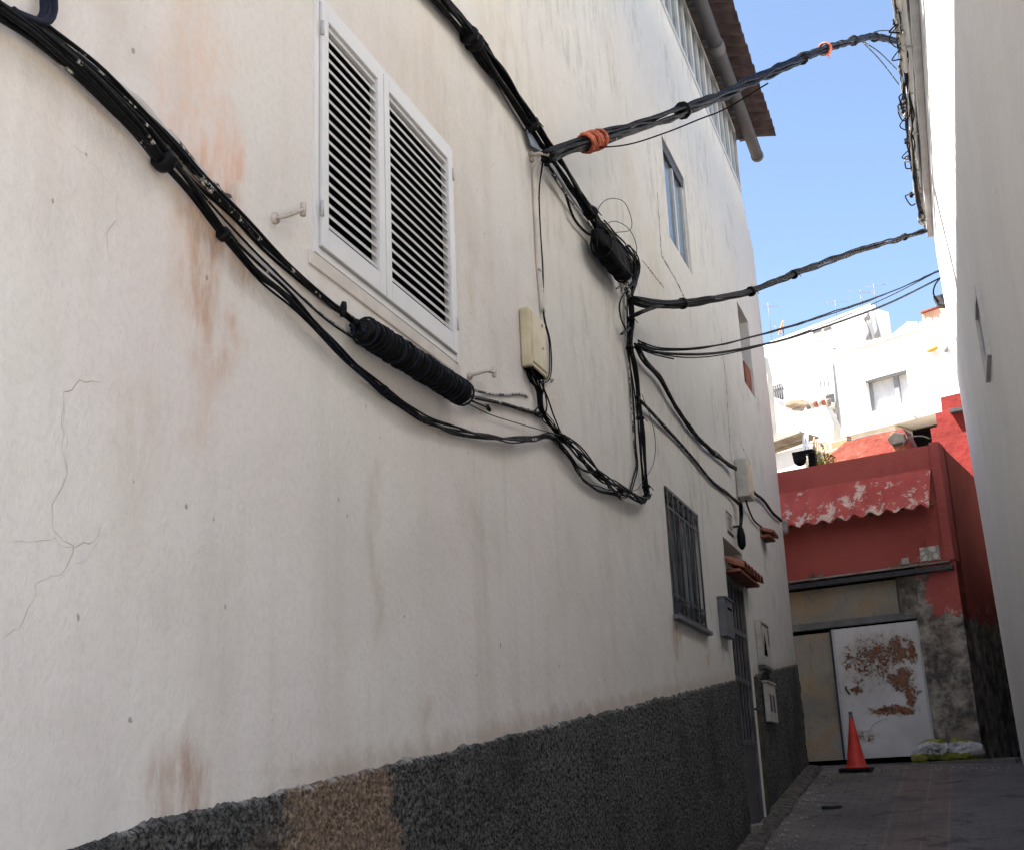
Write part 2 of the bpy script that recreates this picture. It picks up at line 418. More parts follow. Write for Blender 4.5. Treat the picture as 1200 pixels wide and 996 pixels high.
def bag_mat():
    m = Mat('crumpled_sack', .45, .45)
    z = m.N('SeparateXYZ', {0: m.tc}).outputs[2]
    g_ = m.mix(m.ramp(m.noise(9, 5, .7), .35, .65), (.10, .12, .015), (.34, .33, .05))
    w = m.mix(m.ramp(m.noise(20, 5), .35, .65), (.36, .36, .38), (.60, .60, .61))
    zz = m.math('ADD', z, m.math('MULTIPLY', m.math('SUBTRACT', m.noise(5, 4), .5), .14))
    band = m.math('MULTIPLY', m.ramp(zz, 1.865, 1.875), m.ramp(zz, 1.985, 1.995, 1, 0))
    m.col(m.mix(band, g_, w)); m.bump(m.noise(26, 5, .7), .015)
    return m.m
M['bag'] = bag_mat()
M['bag_white'] = simple('white_sack_panel', (.55, .55, .56), .5, .4, var=.2, vs=14, bump=.006, bs=25)

# ------------------------------------------------------------------ ground
GP = [(-60, -6.5), (-12, -1.42), (0, -.1), (9, .87), (11, 1.07), (12.4, 1.28), (14.2, 1.52), (15.9, 1.745), (16.6, 1.79), (18, 1.8)]
def gz(y):
    for (a, za), (b, zb) in zip(GP, GP[1:]):
        if y <= b: return za + (zb-za)*(max(y, a)-a)/(b-a)
    return GP[-1][1]
HP = GP + [(20, 2.2), (24, 4.4), (30, 7.2), (42, 11.6), (50, 13.2), (80, 20), (150, 22), (600, 22)]
def hz(y):
    for (a, za), (b, zb) in zip(HP, HP[1:]):
        if y <= b: return za + (zb-za)*(max(y, a)-a)/(b-a)
    return HP[-1][1]
mb = MB()
ys = [-600, -60, -30, -12, 0, 5, 9, 11, 12.4, 14.2, 15.9, 16.6, 18, 20, 22, 24, 27, 30, 36, 42, 50, 65, 80, 150, 600]
xs = [-600, -100, -40, -15, -5, 0, 5, 15, 40, 100, 600]
vs = [(x, y, hz(y) - .02) for y in ys for x in xs]
nx = len(xs)
mb.add(vs, [(j*nx+i, j*nx+i+1, (j+1)*nx+i+1, (j+1)*nx+i) for j in range(len(ys)-1) for i in range(nx-1)])
M['earth'] = simple('dry_earth', (.24, .19, .14), .95, .1, var=.3, vs=.8, bump=.05, bs=3)
o = mb.build('ground', M['earth']); o['kind'] = 'structure'

def paving_mat():
    m = Mat('block_paving', .8, .3)
    xyz = m.N('SeparateXYZ', {0: m.tc}); X, Y = xyz.outputs[0], xyz.outputs[1]
    br = m.N('TexBrick', {'Vector': m.tc, 'Scale': 1.0, 'Color1': (.155, .136, .126, 1), 'Color2': (.195, .172, .16, 1), 'Mortar': (.105, .093, .086, 1),
                          'Mortar Size': .008, 'Brick Width': .2, 'Row Height': .1})
    c = br.outputs['Color']
    band = m.math('MULTIPLY', m.ramp(X, -.86, -.84), m.ramp(X, -.36, -.34, 1, 0))
    c = m.mix(m.math('MULTIPLY', band, .5), c, (.19, .125, .105))
    right = m.ramp(X, -.35, -.33)
    c = m.mix(m.math('MULTIPLY', right, .5), c, (.145, .138, .155))
    for xl in (-.35, -.56, -.85):
        ln = m.math('LESS_THAN', m.math('ABSOLUTE', m.math('SUBTRACT', X, xl)), .006)
        c = m.mix(m.math('MULTIPLY', ln, .45), c, (.28, .25, .23))
    left = m.ramp(m.math('ADD', X, m.math('MULTIPLY', m.noise(2, 5, .7), .5)), -1.45, -1.2, .8, 0)
    c = m.mix(left, c, (.19, .165, .14))
    c = m.mix(m.ramp(m.noise(1.3, 6, .65), .42, .7, 0, .75), c, (.08, .068, .062))
    c = m.mix(m.ramp(m.noise(34, 5, .75), .5, .7, 0, .5), c, (.26, .235, .21))
    c = m.mix(m.ramp(m.noise(2.2, 7, .75), .56, .64, 0, .7), c, (.05, .045, .042))
    c = m.mix(m.ramp(m.noise(11, 6, .7), .6, .72, 0, .5), c, (.08, .07, .062))
    m.col(c); m.bump(m.math('ADD', m.math('MULTIPLY', br.outputs['Fac'], -.5), m.noise(28, 5)), .008)
    return m.m
mb = MB()
ysr = [-20, -12, -5, 0, 5, 9, 10, 11, 11.7, 12.4, 13.3, 14.2, 15, 15.9, 16.3, 16.6, 18, 21]
vs = []
for y in ysr:
    for x in (-2.3, -1.2, -.2, 1.2):
        vs.append((x, y, gz(y) + .004 + (.008*math.sin(y*1.7+x) if y > 10 else 0)))
mb.add(vs, [(j*4+i, j*4+i+1, (j+1)*4+i+1, (j+1)*4+i) for j in range(len(ysr)-1) for i in range(3)])
o = mb.build('street_paving', paving_mat()); o['kind'] = 'structure'
mb = MB(); vs = [(x, y, gz(y)+(.001 if y < 2 else .001)) for y in (-45, -12, 0, 1.95) for x in (-30, 30)]
mb.add(vs, [(0, 1, 3, 2), (2, 3, 5, 4), (4, 5, 7, 6)])
M['fillet'] = simple('dirty_mortar_fillet', (.13, .118, .10), .95, .1, var=.45, vs=14, bump=.03, bs=30, dirt=((.05, .045, .04), .52))
M['concrete'] = simple('pale_bounce_concrete', (.40, .36, .30), .9, .15, var=.12, vs=.7)
o = mb.build('bounce_paving', M['concrete']); o['kind'] = 'structure'  # unseen ground added behind the camera, pale to bounce sunlight onto the walls
# rough mortar fillet along the foot of the wall
mb = MB(); rng = random.Random(3)
y = 8.5; prev = None; ring = []
while y < 16.0:
    w = .15 + .05*noise.noise((y*.9, 0, 0)) + .008*rng.random(); h = .06 + .015*noise.noise((y*1.1, 3, 0)) + .006*rng.random()
    if 11.45 < y < 12.7: h *= .35
    g0 = gz(y)
    ring.append([(-2.05, y, g0-.1), (-1.98, y, g0+h), (-1.95+w*.4, y, g0+h*.8), (-1.95+w*.8, y, g0+.03), (-1.95+w, y, g0-.04)])
    y += .06
vs = [p for r_ in ring for p in r_]
mb.add(vs, [(i*5+j, i*5+j+1, (i+1)*5+j+1, (i+1)*5+j) for i in range(len(ring)-1) for j in range(4)])
o = mb.build('kerb', M['fillet']); o['kind'] = 'structure'
# grit and crumbs gathered along the kerb and the end wall
mb = MB(); rng = random.Random(8)
for i in range(520):
    if i % 3: y = rng.uniform(9.6, 15.7); x = -1.80+abs(rng.gauss(0, .16))
    else: x = rng.uniform(-1.8, .35); y = 15.72-.25*x-.3-abs(rng.gauss(0, .2))
    r_ = rng.uniform(.006, .02)*(1.3 if rng.random() < .1 else 1); z = gz(y)+.008
    k_ = [(x+r_*rng.uniform(.5, 1.2)*math.cos(a), y+r_*rng.uniform(.5, 1.2)*math.sin(a)) for a in (0, 1.3, 2.5, 3.8, 5.1)]
    mb.add([(a, b, z) for a, b in k_]+[(x, y, z+r_*.8)], [(j, (j+1) % 5, 5) for j in range(5)])
o = mb.build('gravel', M['stone']); o['kind'] = 'stuff'; o['label'] = 'grit and crumbs of mortar gathered along the kerb'; 
# low ledge across the foot of the red house
FR = Face((0, 16), (.9708, -.2396))
mb = MB(); FR.box(mb, -2.6, .42, 1.6, 1.778, .04, .26)
M['ledge'] = simple('dirty_concrete_ledge', (.15, .14, .13), .9, .15, var=.3, vs=5, bump=.01, bs=20)
o = mb.build('kerb', M['ledge'], bevel=.012); o['kind'] = 'structure'

# ------------------------------------------------------------------ the long white house on the left
WX = -2.0
house = thing('white_house', 'long stained white plaster house with dark roughcast dado lining the alley', 'house', (WX, 8, gz(8)))
def far_edge(z):
    T = [(-3, 15.9), (1.7, 15.9), (3.2, 15.92), (5.6, 16.05), (8.5, 15.95), (8.8, 15.6), (9.05, 15.32)]
    for (a, ya), (b, yb) in zip(T, T[1:]):
        if z <= b: return ya + (yb-ya)*(max(z, a)-a)/(b-a)
    return T[-1][1]
HOLES = {'shutter': (3.70, 5.00, 3.51, 4.53), 'bars': (9.18, 10.36, 2.83, 3.81), 'mid': (10.24, 11.2, 6.3, 7.32),
         'infill': (13.95, 14.72, 6.05, 7.05), 'door': (11.56, 12.58, -3, 3.83)}
ZT = 9.05
yc = sorted(set([-1, 0, 1.5, 3, 6, 7, 8, 9, 15.2] + [v for h in HOLES.values() for v in h[:2]]))
zc = sorted(set([-3, 0, 1.7, 3.2, 5.6, 8.5, 8.8, ZT] + [v for h in HOLES.values() for v in h[2:]]))
mb = MB()
def refine(L, gap):
    out = []
    for a, b in zip(L, L[1:]):
        n = max(1, int(math.ceil((b-a)/gap((a+b)/2)))); out += [a+(b-a)*k/n for k in range(n)]
    return out + [L[-1]]
yc = refine(yc, lambda y: 5 if y < 1.4 else .04 if y < 6 else .07 if y < 11 else .09)
zc = refine(zc, lambda z: 5 if z < .9 else .045 if z < 5.6 else .08)
YL = yc + ['e']
for i in range(len(YL)-1):
    for j in range(len(zc)-1):
        z0, z1 = zc[j], zc[j+1]; y0 = YL[i]; y1 = YL[i+1]
        ym = (y0 + (16 if y1 == 'e' else y1))/2; zm = (z0+z1)/2
        if any(h[0] < ym < h[1] and h[2] < zm < h[3] for h in HOLES.values()): continue
        ya, yb = (far_edge(z0), far_edge(z1)) if y1 == 'e' else (y1, y1)
        mb.add([(WX, y0, z0), (WX, ya, z0), (WX, yb, z1), (WX, y0, z1)], [(0, 1, 2, 3)])
# end wall round the far corner, a soft rounded arris, then back and top
zs = [-3, 1.7, 3.2, 5.6, 8.5, 8.8, ZT]
for a, b in zip(zs, zs[1:]):
    prevp = None
    for k in range(6):
        t = k/5*math.pi/2; dx, dy = -.09*(1-math.cos(t)), .09*math.sin(t)
        cur = [(WX+dx, far_edge(a)+dy, a), (WX+dx, far_edge(b)+dy, b)]
        if prevp: mb.add([prevp[0], cur[0], cur[1], prevp[1]], [(0, 1, 2, 3)], True)
        prevp = cur
    mb.add([prevp[0], (-9, far_edge(a)+.09, a), (-9, far_edge(b)+.09, b), prevp[1]], [(0, 1, 2, 3)])
mb.add([(-9, -1, -3), (-9, 16.1, -3), (-9, 16.1, 10.2), (-9, -1, 10.2)], [(0, 1, 2, 3)])
mb.add([(WX, -1, -3), (-9, -1, -3), (-9, -1, ZT), (WX, -1, ZT)], [(0, 1, 2, 3)])
def weld(mb):
    me = bpy.data.meshes.new('tmp'); me.from_pydata(mb.v, [], mb.f); bm = bmesh.new(); bm.from_mesh(me)
    bmesh.ops.remove_doubles(bm, verts=bm.verts, dist=1e-4); bm.to_mesh(me); bm.free(); return me
# reveals of the openings
REV = {'shutter': .12, 'bars': .10, 'mid': .10, 'infill': .24, 'door': .26}
for k, (y0, y1, z0, z1) in HOLES.items():
    d = REV[k]; X0, X1 = WX, WX-d
    mb.add([(X0,y0,z0),(X1,y0,z0),(X1,y0,z1),(X0,y0,z1)], [(0,1,2,3)])
    mb.add([(X0,y1,z0),(X1,y1,z0),(X1,y1,z1),(X0,y1,z1)], [(0,1,2,3)])
    mb.add([(X0,y0,z1),(X1,y0,z1),(X1,y1,z1),(X0,y1,z1)], [(0,1,2,3)])
    mb.add([(X0,y0,z0),(X1,y0,z0),(X1,y1,z0),(X0,y1,z0)], [(0,1,2,3)])
me = weld(mb); me.name = 'wall'
def paint_wall(me):
    fb = lambda y, z, s, k=0: noise.fractal((y*s, z*s, 3.7+k), .9, 2, 4)
    ss = lambda a, b, x: (lambda t: t*t*(3-2*t))(min(1, max(0, (x-a)/(b-a))))
    mx = lambda a, b, t: tuple(p+(q-p)*t for p, q in zip(a, b))
    C, S_, D = [], [], []
    for v in me.vertices:
        _, y, z = v.co
        c = mx((.76, .705, .67), (.775, .74, .69), ss(-.4, .4, fb(y, z, .5)))
        c = mx(c, (.69, .645, .60), .55*ss(0, .7, fb(y, z, 1.8, 9)))
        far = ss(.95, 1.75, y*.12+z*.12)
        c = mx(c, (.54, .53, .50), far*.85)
        st = noise.fractal((y*6, z*.35, 1.2), .9, 2, 4); c = mx(c, (.62, .565, .50), .4*ss(.1, .7, st))
        wy, wz = y+.22*fb(y, z, 2.6, 20), z+.22*fb(y, z, 2.6, 40); d = c
        for (cy_, cz_, ry, rz, col, k) in STAINS:
            e = ((wy-cy_)/ry)**2+((wz-cz_)/rz)**2
            if e < 1: d = mx(d, col, k*ss(0, .75, 1-math.sqrt(e)))
        lip = z-(1.26+.109*y)
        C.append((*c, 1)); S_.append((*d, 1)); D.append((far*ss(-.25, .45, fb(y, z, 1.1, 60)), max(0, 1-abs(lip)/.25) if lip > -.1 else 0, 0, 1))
    for n_, L in (('clean', C), ('stained', S_), ('mould', D)):
        at = me.attributes.new(n_, 'FLOAT_COLOR', 'POINT'); at.data.foreach_set('color', [q for c in L for q in c])
paint_wall(me)
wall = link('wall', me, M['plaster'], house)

# dado: a displaced roughcast skin 2-3 cm thick, in two lengths either side of the door
def dado(y0, y1, step):
    zs_n = 0; mbd = MB(); ny = int((y1-y0)/step)+1; rows = []
    for i in range(ny+1):
        yy = y0 + (y1-y0)*i/ny
        top = 1.26 + .109*yy + .022*noise.noise((yy*2.2, 0, 5)) + .016*noise.noise((yy*9, 0, 5)) + .006*noise.noise((yy*47, 2, 5)) + .005*noise.noise((yy*95, 4, 5))
        bot = gz(yy) - .05; lo = max(bot, top-1.35) if yy < 6 else bot
        nz = int(1.35/step); row = [(WX+.0012, yy, top+.004)]
        for j in range(nz+1):
            z = top - (top-lo)*j/nz
            d = .017 + .006*noise.noise((yy*7, z*7, 1)) + .008*noise.noise((yy*45, z*45, 4)) + .007*noise.noise((yy*95, z*95, 9))
            row.append((WX + max(.003, d if j else .008), yy, z))
        rows.append(row)
    n = len(rows[0]); vs = [p for r_ in rows for p in r_]
    mbd.add(vs, [(i*n+j, i*n+j+1, (i+1)*n+j+1, (i+1)*n+j) for i in range(len(rows)-1) for j in range(n-1)], False)
    # closing return at each end
    for r_ in (rows[0], rows[-1]):
        mbd.add([(WX-.005, p[1], p[2]) for p in r_] + list(r_), [(j, j+1, n+j+1, n+j) for j in range(n-1)])
    return mbd
dado(1.6, 6.0, .010).build('roughcast_dado', M['dado'], house)
dado(6.0, 11.555, .018).build('roughcast_dado', M['dado'], house)
dado(12.70, 15.93, .022).build('roughcast_dado', M['dado'], house)
mb = MB().box((WX, -1, -3), (WX+.02, 1.6, 1.3)); mb.build('roughcast_dado', M['dado'], house)
# dado returns round the corner, a little proud at the foot
mb = MB(); rows = []
for i in range(30):
    z = 1.6 + (2.93-1.6)*i/29
    bul = .0 + (.10 if z < 2.85 else .10*(2.93-z)/.08)
    rows.append([(WX+.012, 15.9, z), (WX+.02+.02*noise.noise((z*9, 0, 0)), 15.9+bul*.5+.02, z), (WX-.02, 15.93+bul+.08, z), (WX-.5, 16.0+bul+.1, z)])
vs = [p for r_ in rows for p in r_]
mb.add(vs, [(i*4+j, i*4+j+1, (i+1)*4+j+1, (i+1)*4+j) for i in range(29) for j in range(3)], True)
mb.build('roughcast_dado', M['dado'], house)

# cracks: thin dark fissures
M['crack'] = simple('crack_shadow', (.36, .32, .29), 1, 0, var=.3, vs=20, bump=0)
M['crack_dark'] = simple('deep_crack', (.10, .085, .07), 1, 0, var=.3, vs=20, bump=0)
def crack(pxs, w, mat='crack'):
    pts = [onX(x, y, WX) for x, y in pxs]; q = []
    for a, b in zip(pts, pts[1:]):
        n = max(2, int((b-a).length/.018))
        for k in range(n):
            p = a.lerp(b, k/n)
            p += Vector((0, noise.noise((p.y*26, p.z*26, 0)), noise.noise((p.y*26, p.z*26, 8))))*.014
            q.append(p)
    q.append(pts[-1]); vs = []
    for i, p in enumerate(q):
        t = (q[min(i+1, len(q)-1)]-q[max(i-1, 0)]).normalized(); s_ = Vector((0, -t.z, t.y))
        ww = w*.62*(.15+1.1*abs(noise.noise((p.y*15, p.z*15, 3))))*(1 if 0 < i < len(q)-1 else 0)
        vs += [p + s_*ww + Vector((.0015, 0, 0)), p - s_*ww + Vector((.0015, 0, 0))]
    m_ = MB(); m_.add(vs, [(2*i, 2*i+1, 2*i+3, 2*i+2) for i in range(len(q)-1)])
    m_.build('crack', M[mat], house)
crack([(120,448),(95,450),(73,462),(72,520),(78,555),(60,590),(62,622),(85,640),(78,665),(55,680),(42,682),(38,705),(22,735),(0,750)], .0028)
crack([(122,615),(105,635),(85,642)], .0025)
crack([(85,642),(62,632),(40,632),(10,636)], .0018)
crack([(78,555),(74,470)], .0018)
crack([(62,680),(100,655),(124,620)], .0015)
crack([(85,170),(110,195),(137,225),(138,250),(125,275),(126,300)], .0022)
crack([(770,225),(775,300),(790,325),(803,352)], .026, 'crack_dark')
crack([(752,305),(768,325),(778,338)], .02, 'crack_dark')
crack([(845,395),(851,450),(855,520),(858,545)], .03, 'crack_dark')
crack([(752,60),(762,120),(768,200),(770,225)], .006)
crack([(862,470),(868,520),(880,545)], .02, 'crack_dark')
crack([(757,400),(775,440),(785,455)], .007)
crack([(650,90),(668,100),(685,122)], .0035)

# ---- louvred shutters
def wbox(m_, x0, x1, y0, y1, z0, z1): return m_.box((x0, y0, z0), (x1, y1, z1))
y0, y1, z0, z1 = HOLES['shutter']; ym = 4.245
win = MB(); fw = .028
wbox(win, WX-.05, WX+.012, y0-.028, y0, z0-.03, z1+.03); wbox(win, WX-.05, WX+.012, y1, y1+.022, z0-.03, z1+.03)
wbox(win, WX-.05, WX+.012, y0, y1, z1, z1+.03); wbox(win, WX-.05, WX+.010, y0, y1, z0-.03, z0)
wf = win.build('window_frame', M['white_metal'], house, bevel=.002)
mb = MB().box((WX-.06, y0+.002, z0+.002), (WX-.026, y1-.002, z1-.002)); mb.build('dark_interior', M['black'], wf)
def leaf(a, b):
    m_ = MB(); st = .052; xo, xi = WX+.022, WX-.018
    wbox(m_, xi, xo, a, a+st, z0+.004, z1-.004); wbox(m_, xi, xo, b-st, b, z0+.004, z1-.004)
    wbox(m_, xi, xo, a+st, b-st, z1-.065, z1-.004); wbox(m_, xi, xo, a+st, b-st, z0+.004, z0+.090)
    # inner bead
    wbox(m_, xi, xo-.012, a+st, b-st, z1-.085, z1-.065)
    lf = m_.build('shutter', M['white_metal'], house, bevel=.003)
    s_ = MB(); zz = z0+.106; a2, b2 = a+st+.002, b-st-.002
    while zz < z1-.115:
        # a slat tilted outwards at its foot, with thickness
        s_.prism([(WX-.006, a2, zz+.018), (WX+.010, a2, zz), (WX+.012, a2, zz+.010), (WX-.002, a2, zz+.027)], (0, b2-a2, 0))
        zz += .0435
    s_.build('slats', M['white_metal'], lf)
    for zh in (z0+.12, z1-.15):
        h = MB(); ya = a if a < 4 else b
        h.tube([(WX+.022, ya, zh), (WX+.022, ya, zh+.06)], .007, 8); h.build('hinge', M['white_metal_worn'], lf)
    return lf
leaf(y0+.006, ym-.003); leaf(ym+.003, y1-.006)
mb = MB()
mb.tube([(WX+.026, ym+.02, 3.9), (WX+.05, ym+.02, 3.92), (WX+.05, ym+.02, 3.80)], .005, 6)
# sill moulding under the shutter
mb = MB(); wbox(mb, WX, WX+.008, y0-.06, y1+.05, z0-.085, z0-.03); mb.build('sill', M['sill_paint'], house, bevel=.004)

# shutter stays: little painted iron levers screwed to the wall
def stay(pts, name_lbl):
    t = thing('shutter_stay', name_lbl, 'shutter stay', pts[0])
    P = [Vector(p) for p in pts]
    b = MB(); b.tube([P[0]-Vector((.02, 0, 0)), P[0]+Vector((.008, 0, 0))], .02, 10); b.build('wall_plate', M['rust_hook'], t)
    a = MB(); a.tube(spline(P, .015), .0075, 7); a.build('lever', M['rust_hook'], t)
    c = MB(); e = P[-1]; c.tube([e+Vector((0, 0, -.022)), e+Vector((0, .004, .024))], .011, 8); c.build('catch', M['rust_hook'], t)
def S_(px, py, out): 
    return onX(px, py, WX+out)
stay([S_(322, 256, .006), S_(333, 254, .04), S_(345, 250, .05), S_(355, 246, .045)], 'bent pale iron shutter stay left of the louvred shutters')
stay([S_(550, 441, .006), S_(560, 438, .04), S_(571, 435, .05), S_(579, 437, .045)], 'bent pale iron shutter stay under the right shutter corner')

# ---- barred window
def glazed(name, k, depth, mull=(), fr=.045, par=house, mat='white_metal_worn', pane='glass', transom=None):
    y0, y1, z0, z1 = HOLES[k]; X = WX-depth
    m_ = MB(); e = .003
    wbox(m_, X, X+.05, y0+e, y0+fr, z0+e, z1-e); wbox(m_, X, X+.05, y1-fr, y1-e, z0+e, z1-e)
    wbox(m_, X, X+.05, y0+fr, y1-fr, z1-fr, z1-e); wbox(m_, X, X+.05, y0+fr, y1-fr, z0+e, z0+fr)
    for mu in mull: wbox(m_, X+.002, X+.048, mu-fr*.5, mu+fr*.5, z0+fr, z1-fr)
    w = m_.build(name, M[mat], par, bevel=.003)
    p = MB(); wbox(p, X+.018, X+.026, y0+fr, y1-fr, z0+fr, z1-fr); p.build('pane', M[pane], w)
    q = MB(); wbox(q, X-.06, X-.03, y0, y1, z0, z1); q.build('dark_interior', M['black'], w)
    return w
w = glazed('window', 'bars', .09, (9.78,), .05, mat='dark_metal')
y0, y1, z0, z1 = HOLES['bars']
g_ = MB(); XB = WX+.012
for i in range(7):
    yy = y0+.03 + (y1-y0-.06)*i/6
    g_.tube([(XB, yy, z0+.01), (XB, yy, z1-.01)], .0085, 6)
for zz in (z0+.02, z1-.02, z1-.16, z0+.15): wbox(g_, XB-.004, XB+.004, y0, y1, zz-.012, zz+.012)
for i in range(14):   # small scrolls in the two end bands
    yy = y0+.06 + (y1-y0-.12)*i/13
    for zc_ in (z1-.09, z0+.085):
        g_.tube([(XB, yy+.022*math.cos(a), zc_+.04*math.sin(a)) for a in [q*math.pi/4 for q in range(9)]], .0035, 5, False)
g_.build('security_grille', M['dark_metal'], w)
s_ = MB(); wbox(s_, WX-.04, WX+.05, y0-.03, y1+.05, z0-.035, z0-.004); s_.build('sill', M['grey_box'], w, bevel=.004)

# ---- upper window with sliding sash, and the one half filled with brick
w = glazed('window', 'mid', .07, (10.75,), .05)
s_ = MB(); yy0, yy1, zz0, zz1 = HOLES['mid']; wbox(s_, WX-.068, WX-.015, yy0+.003, yy1-.003, zz1-.10, zz1-.005); s_.build('roller_track', M['dark_metal'], w)
w = glazed('window', 'infill', .2, (14.3,), .05)
b = MB(); wbox(b, WX-.14, WX-.03, 14.3, 14.718, 6.052, 6.42); b.build('brick_infill', M['iron_brown'], w)

# ---- street door: recessed steel gate
y0, y1, z0, z1 = HOLES['door']; zt = 3.50; zb = 1.27
XD = WX-.05
gate = MB(); wbox(gate, XD-.02, XD+.03, y0+.003, y0+.06, zb, zt); wbox(gate, XD-.02, XD+.03, y1-.06, y1-.003, zb, zt)
wbox(gate, XD-.02, XD+.03, y0+.06, y1-.06, zt-.06, zt); wbox(gate, XD-.02, XD+.03, y0+.06, y1-.06, zb, zb+.05)
for zz in (1.98, 2.55, 3.0): wbox(gate, XD-.015, XD+.025, y0+.06, y1-.06, zz-.025, zz+.025)
gt = gate.build('door', M['gate'], house, bevel=.003)
b = MB()
for i in range(5):
    yy = y0+.17 + (y1-y0-.34)*i/4; wbox(b, XD+.004, XD+.020, yy-.020, yy+.020, 2.0, zt-.062)
b.build('bars', M['gate'], gt)
b = MB(); wbox(b, XD-.006, XD-.002, y0+.06, y1-.06, 1.96, zt-.06); b.build('dark_backing', M['black'], gt)  # black sheet standing in for the dark behind the bars
b = MB(); wbox(b, XD-.008, XD+.01, y0+.06, y1-.06, zb+.05, 1.955); b.build('lower_panel', M['gate'], gt)
b = MB(); wbox(b, XD-.06, XD-.04, y0, y1, zb, zt); b.build('dark_interior', M['black'], gt)
b = MB(); b.tube([(XD+.046, y1-.13, 2.3), (XD+.09, y1-.13, 2.3), (XD+.09, y1-.24, 2.3)], .01, 8); b.build('handle', M['dark_metal'], gt)
b = MB(); wbox(b, WX-.25, WX-.003, y0+.002, y1-.002, zt+.002, zt+.07); b.build('lintel', M['tile_white'], house)
b = MB(); wbox(b, WX-.30, WX+.04, y0+.002, y1+.02, 1.0, zb-.005); b.build('doorstep', M['stone'], house, bevel=.01)
# pale strip / post right of the door
b = MB(); wbox(b, WX+.0, WX+.022, y1+.0, y1+.112, 1.25, 2.62)
M['ochre'] = simple('mossy_ochre_render', (.085, .075, .045), .9, .1, var=.35, vs=6); b.build('door_jamb', M['ochre'], house, bevel=.004)

# tiled hoods: small clay tile canopies built into the wall
def tile_hood(y0, y1, z, out, n, drop):
    base = MB(); wbox(base, WX-.02, WX+out*.75, y0, y1, z-.03, z-.004)
    h = base.build('tile_hood', M['terracotta'], house)
    for i in range(n):
        yy = y0 + (y1-y0)*(i+.5)/n; r_ = (y1-y0)/n*.52; m_ = MB(); k = 9; vs = []
        for (x, zz) in ((WX-.01, z+drop), (WX+out, z)):
            for rr in (r_, r_-.014):
                for j in range(k):
                    a = math.pi*j/(k-1); vs.append((x, yy+rr*math.cos(a), zz+rr*math.sin(a)*.75))
        fs = []
        for j in range(k-1):
            fs += [(j, j+1, 2*k+j+1, 2*k+j), (k+j, k+j+1, 3*k+j+1, 3*k+j), (2*k+j, 2*k+j+1, 3*k+j+1, 3*k+j), (j, j+1, k+j+1, k+j)]
        fs += [(0, k, 3*k, 2*k), (k-1, 2*k-1, 4*k-1, 3*k-1)]
        m_.add(vs, fs, False); m_.build('roof_tile', M['terracotta'], h)
tile_hood(11.60, 12.72, 3.53, .17, 6, .07)
tile_hood(13.98, 14.36, 4.27, .15, 3, .06)

# house number tile over the door
t = MB(); wbox(t, WX, WX+.008, 11.83, 12.13, 3.92, 4.13); nt = t.build('number_plate', M['tile_white'], house, bevel=.002)
t = MB(); X1, X2 = WX+.008, WX+.0105
wbox(t, X1, X2, 11.83, 12.13, 4.115, 4.132); wbox(t, X1, X2, 11.83, 12.13, 3.92, 3.94)
t.build('border_line', M['digit'], nt)
def text(body, size, mat, parent, name, M4, extrude=.001):
    cu = bpy.data.curves.new(name, 'FONT'); cu.body = body; cu.size = size; cu.extrude = extrude; cu.align_x = 'CENTER'; cu.align_y = 'CENTER'
    tmp = bpy.data.objects.new('tmp', cu); COL.objects.link(tmp); bpy.context.view_layer.update()
    me = bpy.data.meshes.new_from_object(tmp.evaluated_get(bpy.context.evaluated_depsgraph_get()))
    bpy.data.objects.remove(tmp); bpy.data.curves.remove(cu); me.transform(M4)
    return link(name, me, mat, parent)
text('12', .17, M['digit'], nt, 'numerals', Matrix(((0, 0, 1, WX+.0095), (1, 0, 0, 11.98), (0, 1, 0, 4.027), (0, 0, 0, 1))))

# ---- top storey: a band of aluminium windows, soffit, gutter and tiled eave
ZG0, ZG1 = ZT, 9.96
b = MB()
yy = 2.0; n = 0; posts = []
while yy < 15.25: posts.append(yy); yy += .74
posts.append(15.26)
for a, c in zip(posts, posts[1:]):
    m_ = MB(); X = WX-.03; fr = .045
    wbox(m_, X, X+.045, a, a+fr, ZG0, ZG1); wbox(m_, X, X+.045, c-fr+.004, c-.004, ZG0, ZG1)
    wbox(m_, X, X+.045, a+fr, c-fr, ZG1-.07, ZG1); wbox(m_, X, X+.045, a+fr, c-fr, ZG0, ZG0+.06)
    wbox(m_, X+.002, X+.043, (a+c)/2-.018, (a+c)/2+.018, ZG0+.06, ZG1-.07)
    w = m_.build('window', M['white_metal_worn'], house)
    p = MB(); wbox(p, X+.012, X+.018, a+fr, c-fr, ZG0+.06, ZG1-.07); p.build('pane', M['glass'], w)
b = MB(); wbox(b, -9, WX-.06, -1, 15.28, ZG0-.02, ZG1); b.build('top_floor_core', M['black'], house)
b = MB(); b.add([(WX, -1, ZG0), (WX, 2, ZG0), (WX, 2, ZG1), (WX, -1, ZG1)], [(0,1,2,3)]); b.build('parapet', M['frame_white'], house)
b = MB(); b.box((-9, 15.285, ZG0-.3), (WX-.01, 15.34, ZG1)); b.build('end_wall', M['white_metal_worn'], house)
b = MB(); wbox(b, -2.3, -1.78, -1, 15.55, 9.965, 9.985); b.build('soffit', M['soffit'], house)
